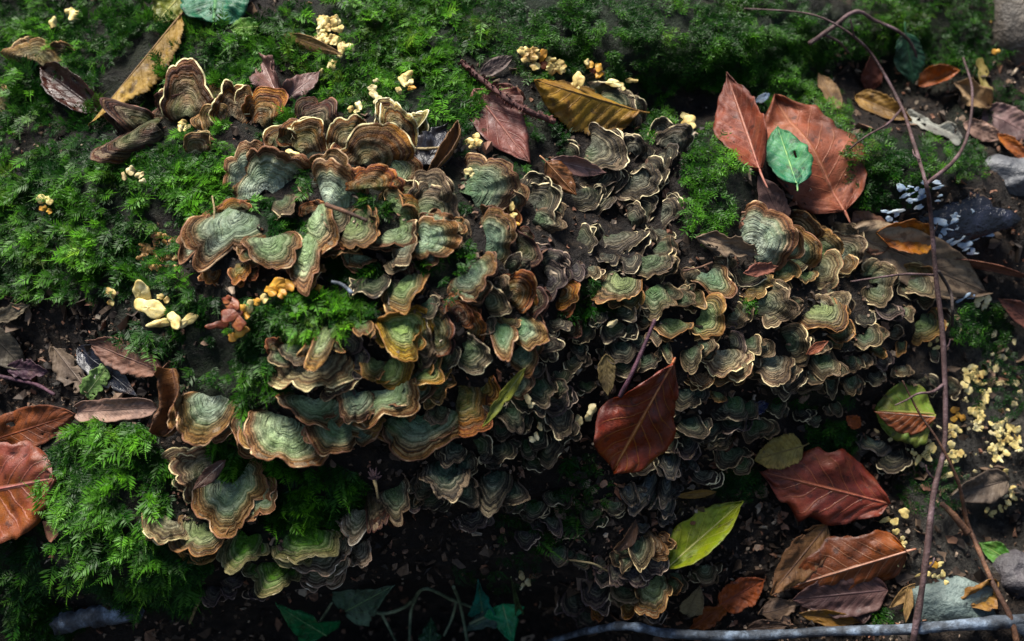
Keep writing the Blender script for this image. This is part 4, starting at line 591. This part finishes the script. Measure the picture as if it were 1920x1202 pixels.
K('crust_fungus', 'blue-white crust fungus beneath the pale tan leaf', 'crust fungus', [(1806, 558, 12, 10, 0, .3, 14, 'white'), (1820, 556, 12, 9, 0, .3, 14, 'white'), (1836, 560, 14, 9), (1852, 562, 10, 11), (1846, 574, 11, 7), (1832, 572, 8, 6)], 'pale', lift=14)
K('crust_fungus', 'yellowish crust fungus drips behind the middle of the upright twig', 'crust fungus', [(1758, 598, 6, 11), (1770, 610, 6, 12), (1760, 625, 6, 9), (1754, 638, 9, 5, -30), (1744, 645, 8, 4), (1756, 652, 8, 5)], 'cream', lift=12)
K('crust_fungus', 'orange crust fungus buttons on the corner stone', 'crust fungus', [(1864, 16, 9, 8), (1864, 27, 7, 5), (1891, 40, 10, 8), (1874, 44, 4, 4), (1872, 60, 6, 5), (1867, 97, 8, 7), (1904, 28, 7, 6), (1860, 40, 4, 4)], 'gold', lift=8)
K('crust_fungus', 'scattered cream crust fungus specks on the bare grey trunk', 'crust fungus', [(1875, 718, 9, 7), (1905, 718, 8, 8), (1866, 692, 7, 6), (1913, 735, 7, 5), (1902, 758, 6, 9), (1886, 787, 8, 6), (1860, 812, 8, 5), (1902, 640, 7, 6), (1885, 592, 8, 6), (1876, 668, 5, 9), (1884, 672, 6, 5), (1868, 690, 5, 12), (1866, 624, 6, 5)]+scatter_lobes(1800, 590, 1915, 930, 40, 4.5, 77)+scatter_lobes(1680, 800, 1800, 900, 22, 4.5, 78), 'pale', lift=8)
K('lichen_glint_frill', 'blue-white frills modelled as glints on the wet black bark behind the orange leaf', 'lichen', path_lobes([(1660, 410), (1690, 380), (1720, 360), (1760, 350)], 26, 7, 31, 12)+path_lobes([(1762, 430), (1790, 425), (1800, 415), (1830, 432), (1850, 420)], 34, 8, 32, 13)+path_lobes([(1800, 455), (1815, 465), (1830, 475)], 6, 9, 33, 5)+[(1758, 415, 16, 9), (1776, 412, 14, 8), (1830, 448, 12, 7), (1850, 440, 12, 6)], 'white', lift=22)  # pale lobes standing in for bluish glints on the wet bark
K('lichen_glint_frill', 'small pale blue lichen fleck beside the narrow upright red leaf', 'lichen', [(1428, 185, 9, 8), (1438, 180, 6, 5)], 'white', lift=16)
# ---------------------------------------------------------------- stones
def stone(label, px, py, rx, ry, hz, seed, c=('#2c2d30', '#4f5156', '#7d7e80'), gl=.6):
    s = NB('stone'); p = s.pos(); n = s.noise(40, p, 6, .6); n2 = s.noise(300, p, 4); col = s.ramp(n, [(.3, c[0]), (.5, c[1]), (.72, c[2])]); col = s.mix(mr(s, n2, .5, .7, 0, .5), col, s.mix(1., col, (.4, .4, .38, 1), 'MULTIPLY'))
    s.bump(s.math('ADD', n, s.math('MULTIPLY', n2, .3)), .9, .006); m = s.fin(col, gl, .5)
    p0, k = at(px, py, -hz*.2); nr, na = 12, 28; V = []; B = np.array([AX, -AV, AN])
    for i in range(nr):
        a = i/(nr-1)*math.pi*.62
        for j in range(na):
            t = 2*math.pi*j/na; sa = math.sin(a); f = 1+.3*(float(vn(sa*math.cos(t)*1.8+seed, sa*math.sin(t)*1.8+seed, 1))-.5)*2+.16*(float(vn(sa*math.cos(t)*5+seed+40, sa*math.sin(t)*5+seed+40, 2))-.5)
            V.append((rx*k*math.sin(a)*math.cos(t)*f, ry*k*math.sin(a)*math.sin(t)*f, hz*k*math.cos(a)*f))
    o = mesh('stone', np.array(V)@B, grid_faces(nr, na, 0, True), m); o.location = p0; tag(o, label, 'stone'); return o
stone('grey stone with cream crust at its edge beside the slim orange leaf', 1905, 335, 75, 45, 50, 3)
stone('brown-grey corner stone carrying orange crust buttons', 1925, 70, 80, 150, 60, 5, ('#2c2823', '#4f473e', '#7a7064'))
stone('dark rounded stone under the forked brown twig', 1905, 1085, 55, 48, 45, 8, ('#262427', '#413d40', '#5f5a5c'))
stone('smooth greenish-grey stone behind the foot of the upright twig', 1780, 1135, 85, 48, 30, 9, ('#3a4640', '#566460', '#76847e'))
stone('wet black bark-like stone under the blue-white glint frills', 1760, 410, 130, 60, 22, 12, ('#0c0d12', '#1a1c24', '#34384a'), .22)
# ---------------------------------------------------------------- twigs and branches
def mat_wood(name, a, b, c, gloss=.4):
    s = NB(name); p = s.pos(); n = s.noise(90, p, 5, .6); n2 = s.noise(700, p, 4, .7); col = s.ramp(n, [(.3, a), (.5, b), (.7, c)]); col = s.mix(mr(s, n2, .45, .7, 0, .6), col, s.mix(1., col, (.35, .33, .33, 1), 'MULTIPLY'))
    s.bump(s.math('ADD', n, n2), .7, .0014); return s.fin(col, mr(s, n2, .3, .7, .35+.2*(1-gloss), .8), .5)
MW = {'plum': mat_wood('plum twig bark', '#2c1c1c', '#4f3836', '#7a6266'), 'brown': mat_wood('brown twig bark', '#2a1a10', '#523524', '#7d563a'), 'grey': mat_wood('blue grey branch bark', '#14161a', '#464e58', '#94a6ba', .8), 'dark': mat_wood('dark twig bark', '#161110', '#2c221f', '#4a3c38'),  # grey: blue sheen of the branch is painted into its pale tone
      'green': mat_wood('ivy vine', '#3f4c34', '#66765a', '#8f9a78'), 'catkin': mat_wood('catkin scales', '#2a1210', '#4f2824', '#70443c'), 'straw': mat_wood('straw', '#6a5a3c', '#94825a', '#b8a678'), 'purple': mat_wood('purple stem', '#2c1622', '#4f2c3c', '#744c58')}
def path3(pts, n):                                       # (px, py, lift) -> world curve
    P = []
    for x, y, l in pts: P.append(tuple(at(x, y, l)[0]))
    return spline(P, n)
def twig(name, label, cat, stem, r0, r1, mat, branches=(), group=None, m=9, rough=.12, part='stem'):
    C = path3(stem, max(24, len(stem)*8)); p0 = Vector(C[0]); root = empty(name, p0)
    tube(part, C-np.array(p0), np.linspace(r0, r1, len(C))/PX*(1+.22*(vn(np.arange(len(C))*.35, np.full(len(C), r0*3.), 1)-.5)+.28*np.clip(vn(np.arange(len(C))*.8, np.full(len(C), r0*7.), 2)-.72, 0, 1)*3), MW[mat], root, m, rough, len(stem))
    for i, (b, q0, q1) in enumerate(branches):
        D = path3(b, len(b)*7); tube('side_branch', D-np.array(p0), np.linspace(q0, q1, len(D))/PX, MW[mat], root, 7, rough, i)
    tag(root, label, cat, group); return root
twig('upright_twig', 'tall thin plum-brown twig rising in front of the log and bending over', 'twig', [(1706, 1240, 12), (1716, 1180, 40), (1735, 1060, 60), (1750, 930, 75), (1772, 820, 80), (1768, 640, 85), (1755, 520, 90), (1745, 400, 95), (1735, 340, 95), (1712, 265, 95), (1690, 200, 100), (1640, 110, 110), (1600, 68, 110), (1545, 35, 90), (1490, 22, 60), (1395, 16, 12)], 6.4, 1.3, 'plum',
 [([(1737, 345, 95), (1790, 300, 80), (1815, 250, 70), (1823, 170, 60), (1806, 108, 40)], 4, 2), ([(1690, 205, 100), (1665, 232, 90), (1625, 255, 80), (1592, 280, 40)], 2.6, 1.5), ([(1756, 516, 90), (1700, 514, 80), (1650, 520, 70), (1595, 528, 40)], 2.8, 1.5), ([(1602, 70, 110), (1598, 52, 116), (1594, 36, 118)], 2.4, 1.4), ([(1753, 900, 77), (1740, 886, 84), (1736, 872, 86)], 2.6, 1), ([(1766, 660, 84), (1778, 648, 88), (1782, 636, 88)], 2.4, .9), ([(1748, 440, 93), (1756, 428, 96), (1758, 418, 96)], 2, .8), ([(1734, 1070, 58), (1748, 1058, 62), (1752, 1046, 62)], 3, 1.2), ([(1724, 300, 95), (1714, 290, 98), (1711, 280, 98)], 1.8, .7), ([(1768, 722, 82), (1748, 735, 86), (1722, 738, 84), (1700, 750, 82), (1678, 760, 76)], 3.2, 1.2)])
twig('forked_twig', 'brown forked twig leaning against the upright twig', 'twig', [(1912, 1230, 20), (1895, 1160, 40), (1860, 1090, 50), (1828, 1015, 56), (1812, 975, 58), (1797, 905, 70), (1762, 832, 84), (1722, 772, 86), (1692, 714, 78)], 6, 1.4, 'brown', [([(1815, 1000, 56), (1790, 968, 46), (1765, 944, 30)], 7, 5)])
twig('dark_side_twig', 'short dark jointed twig beside the pale tan leaf', 'twig', [(1760, 508, 70), (1782, 548, 60), (1786, 580, 56), (1785, 612, 40)], 3.4, 2.6, 'dark')
twig('bent_twig', 'bent grey twig with a broken end over the mossy bank', 'twig', [(1518, 82, 70), (1560, 52, 70), (1604, 22, 70), (1640, 38, 66), (1680, 56, 60), (1705, 78, 50), (1718, 105, 40), (1722, 145, 14)], 4.6, 2, 'plum', [([(1548, 66, 68), (1572, 78, 50), (1592, 100, 30)], 2.6, 1.6)])
twig('fallen_branch', 'blue-grey smooth fallen branch lying along the ground', 'branch', [(985, 1222, 40), (1060, 1194, 70), (1120, 1180, 90), (1180, 1174, 90), (1260, 1188, 70), (1400, 1192, 46), (1560, 1184, 34), (1700, 1180, 30), (1800, 1172, 30), (1960, 1160, 28)], 6, 11, 'grey', [([(1900, 1165, 30), (1930, 1190, 30), (1950, 1240, 30)], 13, 11)], m=14, rough=.1)
twig('wood_stub', 'short grey weathered wood stub under the tall moss clump', 'branch', [(110, 1172, 20), (150, 1160, 30), (200, 1152, 34), (262, 1146, 22)], 20, 16, 'grey', m=12, rough=.2)
twig('purple_stem', 'smooth purple leaf stem lying across dark litter', 'stem', [(-20, 702, 20), (30, 712, 24), (70, 722, 24), (102, 740, 14)], 4, 3, 'purple')
twig('leaf_stem', 'straight dark leaf stem leaning on the large glossy red leaf', 'stem', [(1228, 600, 52), (1205, 655, 60), (1180, 710, 60), (1162, 744, 50)], 3, 4, 'purple')
twig('dry_twig', 'thin dry twig poking out below the brackets at the rolled leaf', 'stem', [(762, 278, 16), (800, 279, 24), (836, 276, 20)], 3, 2.5, 'straw')
twig('dry_twig', 'small pale broken twig hanging under the tall moss clump', 'stem', [(374, 1122, 40), (366, 1142, 44), (356, 1168, 40)], 4, 2.5, 'straw')
twig('dry_twig', 'brown stick lying across the banded caps by the mossy pocket', 'stem', [(612, 384, 60), (650, 398, 66), (688, 414, 60)], 4, 3, 'brown')
twig('dry_twig', 'thin pale stalk arching over the dark moss near violet brackets', 'stem', [(1066, 1050, 30), (1090, 1053, 40), (1115, 1058, 44), (1140, 1072, 40)], 1.8, 1.6, 'straw')
twig('dry_twig', 'grey curled stalk at the hollow dark bracket', 'stem', [(622, 528, 40), (642, 534, 46), (660, 550, 40)], 2.6, 3.4, 'grey')
twig('dry_twig', 'slender yellow stalk hanging in moss above the pale bracket', 'stem', [(398, 368, 44), (402, 395, 48), (400, 425, 40)], 1.6, 1.4, 'straw')
twig('dry_twig', 'thin dark stalk across the torn grey-brown leaf', 'stem', [(1282, 508, 30), (1310, 502, 40), (1336, 492, 44)], 2.2, 1.8, 'brown')
twig('ivy_vine', 'pale green looping ivy vine in the dark hollow', 'vine', [(690, 1146, 150), (722, 1150, 155), (755, 1140, 160), (775, 1124, 162), (798, 1104, 162), (850, 1125, 162), (905, 1146, 156)], 3.6, 3, 'green', [([(780, 1120, 162), (770, 1150, 160), (767, 1215, 150)], 3, 2.6), ([(715, 1150, 155), (728, 1175, 155), (748, 1215, 145)], 2.8, 2.4), ([(855, 1128, 162), (848, 1158, 158), (832, 1192, 150)], 2.8, 2.2), ([(850, 1100, 155), (862, 1130, 162), (872, 1180, 158), (878, 1220, 145)], 3.4, 3), ([(622, 1130, 150), (600, 1165, 155), (585, 1180, 158)], 2.8, 2.4), ([(880, 1170, 158), (910, 1156, 158), (940, 1146, 158)], 3, 2.4)])
# catkin: knobbly stem with scales
C = path3([(866, 116, 18), (890, 138, 30), (930, 170, 50), (980, 204, 54), (1040, 228, 34)], 40); p0 = Vector(C[0]); ck = empty('catkin', p0)
tube('stem', C-np.array(p0), np.full(40, 5/PX), MW['catkin'], ck, 8, .3, 3)
sv = np.array([(0, 0, 0), (.5, .5, .25), (1.2, 0, .55), (.5, -.5, .25), (.5, 0, .5)]); sf = [(0, 1, 4), (1, 2, 4), (2, 3, 4), (3, 0, 4), (0, 3, 2, 1)]
sme = bpy.data.meshes.new('scale'); sme.from_pydata((sv*5.2/PX).tolist(), [], sf); sme.materials.append(MW['catkin'])
for i in range(110):
    u = random.random()*.97; j = int(u*39); T = C[j+1]-C[j]; T /= np.linalg.norm(T); a = random.uniform(0, 6.28); A = np.cross(T, [0, .3, 1]); A /= np.linalg.norm(A); Bv = np.cross(T, A); rad = A*math.cos(a)+Bv*math.sin(a)
    o = bpy.data.objects.new('scale', sme); COL.objects.link(o); o.parent = ck; e1 = T*.7+rad*.8; e1 /= np.linalg.norm(e1); e2 = np.cross(rad, T); e3 = np.cross(e1, e2); s_ = random.uniform(.8, 1.5)
    M = Matrix(np.column_stack([e1, e2, e3]).tolist()).to_4x4(); o.matrix_local = Matrix.Translation(Vector(C[j]-np.array(p0)+rad*4/PX)) @ M @ Matrix.Scale(s_, 4)
tag(ck, 'knobbly dark red catkin lying over the wine-brown leaf', 'catkin')
# dried bud
p0, k = at(702, 900, 46); bd = empty('dried_bud', p0); sb = NB('dried bud'); mbud = sb.fin(sb.mix(mr(sb, sb.noise(300, sb.pos(), 3), .4, .65), lin('#2a1c22'), lin('#574446')), .7, .3)
tube('stem', [tuple((AX*.002-AV*.010)), tuple(AX*.001-AV*.004), (0, 0, 0)], [.0006, .0008, .0012], MW['straw'], bd, 6)
for i in range(16):
    a = i*2.4; r = .0009*math.sqrt(i); d = AX*math.cos(a)*r+AV*(math.sin(a)*r+.0025)+AN*(.002-r*.8)
    tube('petal', [(0, 0, 0), tuple(d*.7), tuple(d*1.3+AN*.001)], [.0004, .0008, .0003], mbud, bd, 5)
tag(bd, 'tiny dried purple bud standing on dark brackets above the hollow', 'bud')
# ---------------------------------------------------------------- moss and litter (nobody could count them)
def in_caps(px, py, f=.8):
    m = np.zeros(len(px), bool)
    for ax, ay, d, R, Wd, Phi in FOOT:
        sel = np.nonzero((np.abs(px-ax) < max(R, Wd)) & (np.abs(py-ay) < max(R, Wd)))[0]
        if len(sel) == 0: continue
        dx = px[sel]-ax; dy = py[sel]-ay; a = (dx*d[0]+dy*d[1])/R; b = (-dx*d[1]+dy*d[0])/Wd
        m[sel] |= (a*a+b*b < f*f) & (a > -.28) & ((a > .12) | (a*a+b*b > .0))
    return m
def in_leaves(px, py, f=.7):
    m = np.zeros(len(px), bool)
    for b, t, hw in LEAFMASK:
        cx, cy = (b[0]+t[0])/2, (b[1]+t[1])/2; L = math.hypot(t[0]-b[0], t[1]-b[1])/2; ux, uy = (t[0]-b[0])/(2*L), (t[1]-b[1])/(2*L)
        a = ((px-cx)*ux+(py-cy)*uy)/L; w = (-(px-cx)*uy+(py-cy)*ux)/hw; m |= (a*a+w*w < f*f)
    for x, y, r in CFOOT: m |= (px-x)**2+(py-y)**2 < (r*.9)**2
    return m
def frond_template(rg, style):
    V = []; F = []; n = {'A': 12, 'a': 6, 'b': 4}[style]; bend = rg.uniform(-.35, .05) if style == 'A' else rg.uniform(-.6, .1); sb = rg.uniform(-.5, .5)
    def P(t): return np.array([t, sb*t*t, bend*t*t])
    for i in range(n):                                   # leaflets along both sides, overlapping like a feather
        t = .06+.9*i/(n-1); l = {'A': .30, 'a': .40, 'b': .40}[style]*(math.sin(min(1, t*1.3+.25)*math.pi)**.6+.25)*rg.uniform(.75, 1.2)*(1.05-.55*t)
        for sd in (-1, 1):
            a = rg.uniform(.75, 1.1); up = rg.uniform(-.15, .35); d = np.array([math.cos(a), sd*math.sin(a), up]); w = l*{'A': .10, 'a': .12, 'b': .15}[style]
            sidev = np.array([-math.sin(a), sd*math.cos(a), .1]); b = P(t); k = len(V)
            V += [b-sidev*w*.2, b+d*l*.5-sidev*w, b+d*l, b+d*l*.5+sidev*w]; F.append((k, k+1, k+2, k+3))
    for i in range(1):
        a, b = P(0), P(.85); w = .011; k = len(V); V += [a-[0, w, 0], a+[0, w, 0], b+[0, w*.7, .01], b-[0, w*.7, -.01]]; F.append((k, k+1, k+2, k+3))
    return np.array(V), np.array(F)
def moss_object(name, label, blobs, dens, style_len, seed):
    rg = np.random.default_rng(seed); X = []; Y = []; BR_ = []; FL = []; ST = []
    for cx, cy, rx, ry, st, br, de, fl in blobs:
        step = 4.3 if st == 'a' else 3.9; n = int(math.pi*rx*ry/step**2*de*dens); r = np.sqrt(rg.random(n))*1.08; a = rg.random(n)*2*np.pi
        x = cx+rx*r*np.cos(a); y = cy+ry*r*np.sin(a); keep = (vn(x/60, y/60, 1)*.7+vn(x/15, y/15, 2)*.5 > .41+.35*np.clip(r-.75, 0, 1)) & (x > -170) & (x < 2090) & (y > -160) & (y < 1330)
        x, y = x[keep], y[keep]; X.append(x); Y.append(y); BR_.append(np.full(len(x), br)); FL.append(np.full(len(x), 999. if fl is None else fl)); ST.append(np.full(len(x), st == 'a'))
    X, Y, BR_, FL, ST = map(np.concatenate, (X, Y, BR_, FL, ST)); ok = ~(in_caps(X, Y) | in_leaves(X, Y)); X, Y, BR_, FL, ST = X[ok], Y[ok], BR_[ok], FL[ok], ST[ok]; n = len(X)
    x, y, h = uv_of(X, Y); tuft = np.clip(vn(x/20, y/20, 0)*.7+vn(x/46, y/46, 1)*.6-.35, 0, 1); P = Wn(x, y, h+1+30*tuft); vv = []; ff = []; cc = []; off = 0
    e = 6.; nx = -(H(x+e, y)-H(x-e, y))/(2*e); ny = -(H(x, y+e)-H(x, y-e))/(2*e); nr = np.stack([nx, -ny, np.ones(n)], -1); nr /= np.linalg.norm(nr, axis=1)[:, None]   # in (AX, AV, AN)
    clump = vn(x/26, y/26, 3); a = np.where(FL > 900, 2*np.pi*clump*2+rg.normal(0, .8, n), np.radians(FL)+(clump-.5)*2.6+rg.normal(0, .55, n))
    g = .62*nr*rg.uniform(.2, 1.2, n)[:, None]+np.stack([np.cos(a), -np.sin(a), np.zeros(n)], -1)*rg.uniform(.45, 1.1, n)[:, None]; g /= np.linalg.norm(g, axis=1)[:, None]
    upv = np.array([0, .55, .84])+rg.normal(0, .25, (n, 3)); z = upv-g*np.sum(upv*g, 1)[:, None]; z /= np.linalg.norm(z, axis=1)[:, None]; yy = np.cross(z, g)
    Bw = np.array([AX, AV, AN]); G, YY, Z = g@Bw, yy@Bw, z@Bw
    big = ST & (rg.random(n) < .07) & (tuft > .12); Ls = np.where(ST, style_len[0]*np.where(big, 1.6, .85), style_len[1])*rg.lognormal(0, .2, n)/PX; BR_ = np.where(ST, np.where(big, BR_*1.35+.1, BR_*.78), BR_*.85)
    P = P+np.where(big, 7/PX, 0)[:, None]*np.array(AN)
    for style in (True, False):
        T = [frond_template(np.random.default_rng(seed*10+q+(0 if style else 50)), ('A' if q < 4 else 'a') if style else 'b') for q in range(10)]; pick = rg.integers(0, 10, n)
        for q, (tv, tf) in enumerate(T):
            s = np.nonzero((ST == style) & (np.where(ST, np.where(big, pick % 4, 4+pick % 6), pick) == q))[0]
            if len(s) == 0: continue
            wid = rg.uniform(.8, 1.25, len(s))
            v = P[s][:, None]+Ls[s][:, None, None]*(tv[None, :, :1]*G[s][:, None]+tv[None, :, 1:2]*wid[:, None, None]*YY[s][:, None]+tv[None, :, 2:]*Z[s][:, None])
            vv.append(v.reshape(-1, 3)); ff.append((tf[None]+off+np.arange(len(s))[:, None, None]*len(tv)).reshape(-1, 4)); off += len(s)*len(tv)
            hue = (.5*rg.random(len(s))+.5*vn(x[s]/70, y[s]/70, 0)); b_ = np.clip(BR_[s], 0, 1.5)[:, None]**.8*(.45+.75*tv[None, :, 0])*rg.uniform(.6, 1.3, len(s))[:, None]*(.35+1.0*tuft[s])[:, None]  # tips paler by growth; roots and gaps between tufts painted dark as shade
            cc.append(np.stack([b_.reshape(-1), np.repeat(hue, len(tv))], -1))
    V = np.concatenate(vv); F = np.concatenate(ff); CC = np.concatenate(cc)
    me = bpy.data.meshes.new(name); me.vertices.add(len(V)); me.vertices.foreach_set('co', V.astype(np.float32).ravel()); me.loops.add(F.size); me.loops.foreach_set('vertex_index', F.astype(np.int32).ravel())
    me.polygons.add(len(F)); me.polygons.foreach_set('loop_start', np.arange(0, F.size, 4, dtype=np.int32)); me.update(calc_edges=True)
    for i, k in enumerate(('shade_tone', 'hue')):
        at_ = me.attributes.new(k, 'FLOAT', 'POINT'); at_.data.foreach_set('value', CC[:, i].astype(np.float32))
    me.materials.append(M_MOSS); o = bpy.data.objects.new(name, me); COL.objects.link(o); tag(o, label, 'moss', kind='stuff'); print(name, n, len(F)); return o
s = NB('moss'); shade_tone = s.attr('shade_tone'); hue = s.attr('hue'); c = s.ramp(hue, [(.1, '#15500f'), (.5, '#2c6e11'), (.75, '#4c8216'), (.95, '#6a6a2a')]); c = s.mix(mr(s, shade_tone, .3, 1.2), s.mix(1., c, (.16, .22, .2, 1), 'MULTIPLY'), s.mix(.34, c, lin('#7cc024')))  # low values darken the green as shade deep in the moss
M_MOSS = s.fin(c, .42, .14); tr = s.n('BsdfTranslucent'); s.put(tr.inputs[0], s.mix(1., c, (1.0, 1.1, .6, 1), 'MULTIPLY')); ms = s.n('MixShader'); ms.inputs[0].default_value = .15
s.t.links.new(s.b.outputs[0], ms.inputs[1]); s.t.links.new(tr.outputs[0], ms.inputs[2]); s.t.links.new(ms.outputs[0], s.t.nodes['Material Output'].inputs[0])
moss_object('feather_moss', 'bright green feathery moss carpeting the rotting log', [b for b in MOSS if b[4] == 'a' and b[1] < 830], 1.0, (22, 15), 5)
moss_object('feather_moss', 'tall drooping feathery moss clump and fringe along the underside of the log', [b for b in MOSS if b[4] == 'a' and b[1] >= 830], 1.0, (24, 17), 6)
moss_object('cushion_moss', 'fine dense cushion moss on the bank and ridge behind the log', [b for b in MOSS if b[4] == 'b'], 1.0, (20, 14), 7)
# crumbs of bark, soil and broken leaf
def litter(name, label, n, seed, size=1.2, only=False):
    rg = np.random.default_rng(seed); X = rg.uniform(-160, 2080, n); Y = rg.uniform(-150, 1320, n); dens = np.where((X > 1050) & (Y > 820), 1., np.where((Y > 560) & (Y < 800) & (X < 320), 1., np.where((X > 1480) & (Y < 450), .6, .45))); dens = np.where((X > 1700) & (Y > 560), .3, dens)
    if only: dens = np.where(dens == 1., 1., np.where((X > 1480) & (Y < 450), .5, np.where((X > 1700) & (Y > 560), .5, np.where(Y > 960, .35, .06))))
    k = (rg.random(n) < dens) & (moss_amount(X, Y) < .55) & ~in_leaves(X, Y, .6); X, Y = X[k], Y[k]; n = len(X); x, y, h = uv_of(X, Y); P = Wn(x, y, h+rg.uniform(0, 9, n))
    u = rg.normal(0, 1, (n, 3)); u /= np.linalg.norm(u, axis=1)[:, None]; w = np.cross(u, rg.normal(0, 1, (n, 3))); w /= np.linalg.norm(w, axis=1)[:, None]; q = np.cross(u, w)
    S = np.minimum(rg.lognormal(size, .5, n), 17)/PX; el = rg.uniform(.3, 1, n); th = rg.uniform(.02, .05, n) if only else rg.uniform(.1, .35, n)
    base = np.array([(-1, -.6, 0), (.2, -1, 0), (1, -.2, 0), (.5, .9, 0), (-.7, .7, 0)]); V = []
    for zz in (-1, 1):
        for bx, by, _ in base:
            jx = bx+rg.normal(0, .25, n); jy = by+rg.normal(0, .25, n); V.append(P+S[:, None]*(jx[:, None]*u+(jy*el)[:, None]*w+(zz*th+.35*jx*jx*(zz > -9))[:, None]*q))
    V = np.stack(V, 1).reshape(-1, 3); F = []
    f0 = [(4, 3, 2, 1, 0), (5, 6, 7, 8, 9)]+[(i, (i+1) % 5, 5+(i+1) % 5, 5+i) for i in range(5)]
    F = [tuple(r) for f in f0 for r in (np.array(f)[None]+np.arange(n)[:, None]*10).tolist()]
    hue = np.repeat(rg.random(n)*(.9 if only else 1.), 10); o = mesh(name, V, F, M_CRUMB, smooth=False, attrs={'hue': hue}); tag(o, label, 'litter', kind='stuff')
s = NB('litter crumbs'); c = s.ramp(s.attr('hue'), [(0, '#1a1410'), (.25, '#3a2d23'), (.5, '#5a4838'), (.7, '#705a48'), (.86, '#835640'), (.96, '#9c8c78')]); n2 = s.noise(500, s.pos(), 3); c = s.mix(mr(s, n2, .45, .7, 0, .6), c, s.mix(1., c, (.4, .4, .4, 1), 'MULTIPLY')); M_CRUMB = s.fin(c, .7, .4)
litter('leaf_litter', 'dark crumbs of bark, soil and broken leaves scattered between fungi', 26000, 77)

litter('leaf_scrap', 'broken brown leaf scraps strewn over the woodland floor', 5200, 78, 2.25, True)
# ---------------------------------------------------------------- bracket labels: colour, size and the nearest thing one can find
LM = [(250, 140, 'the folded ochre leaf'), (530, 160, 'the mauve curled leaf'), (755, 210, 'the stalked cream-lipped cap'), (835, 290, 'the rolled brown ribbed leaf'), (1100, 190, 'the ochre toothed leaf'),
 (1080, 330, 'the twin pointed brown leaves'), (940, 240, 'the smooth wine-brown leaf'), (280, 570, 'the big cream lobed fungi'), (430, 600, 'the crumpled rust-red fungus'), (520, 545, 'the golden crinkled fungus'), (320, 750, 'the twisted brown leaf'),
 (395, 890, 'the small brown blade'), (240, 1000, 'the tall feathery moss clump'), (1190, 780, 'the large red leaf'), (1137, 700, 'the narrow olive leaf'), (1360, 460, 'the torn grey-brown leaf'), (1450, 265, 'the two broad red-brown leaves'),
 (1430, 500, 'the pink-brown leaf scrap'), (1690, 440, 'the rounded orange leaf'), (1755, 560, 'the upright twig'), (1690, 760, 'the green and brown folded leaf'), (1320, 1000, 'the yellow-green leaf'), (1460, 845, 'the small ribbed yellow leaf'), (1180, 1180, 'the blue-grey fallen branch'),
 (560, 1150, 'the ivy'), (880, 1110, 'the ivy'), (700, 905, 'the dried purple bud'), (1545, 920, 'the jagged red leaf'), (100, 160, 'the dark glossy curled leaf'), (580, 440, 'the mossy pocket'), (760, 600, 'the stacked yellow-green caps'), (1000, 560, 'the violet-grey tiers'), (940, 720, 'the yellow-spotted trailing leaf')]
rows = []
for root, ax, ay, dr, R, Wd, typ in brackets:
    cx, cy = ax+math.cos(R_(dr))*R*.5, ay+math.sin(R_(dr))*R*.5
    near = sorted(LM, key=lambda l: math.hypot(l[0]-cx, l[1]-cy))[:2]; sz = math.sqrt(R*Wd)
    size = 'broad' if sz > 56 else 'medium' if sz > 36 else 'small' if sz > 24 else 'tiny'
    rows.append([root, sz, size, 'tongue-shaped' if R > 1.45*Wd else 'fan-shaped' if R > Wd else 'kidney-shaped', BT[typ][3], near[0][2]])
seen = {}
for r in rows: seen.setdefault((r[2], r[4], r[5]), []).append(r)
for key, L in seen.items():
    L.sort(key=lambda r: -r[1]); sub_ = {}
    for r in L: sub_.setdefault(r[3] if len(L) > 1 else '', []).append(r)
    for shp, Q in sub_.items():
        for i, r in enumerate(Q):
            rank = '' if len(Q) == 1 else 'bigger' if i == 0 else 'lesser'
            lab = ' '.join(w for w in (rank, r[2], shp, r[4], 'near', r[5]) if w).split()
            if len(lab) > 16: lab = ' '.join(w for w in (rank, r[2], r[4], 'near', r[5]) if w).split()
            if len(lab) > 16: lab = f'{r[2]} {r[4]} near {r[5]}'.split()
            tag(r[0], ' '.join(lab), 'bracket fungus', 'bracket fungi on the rotting log')
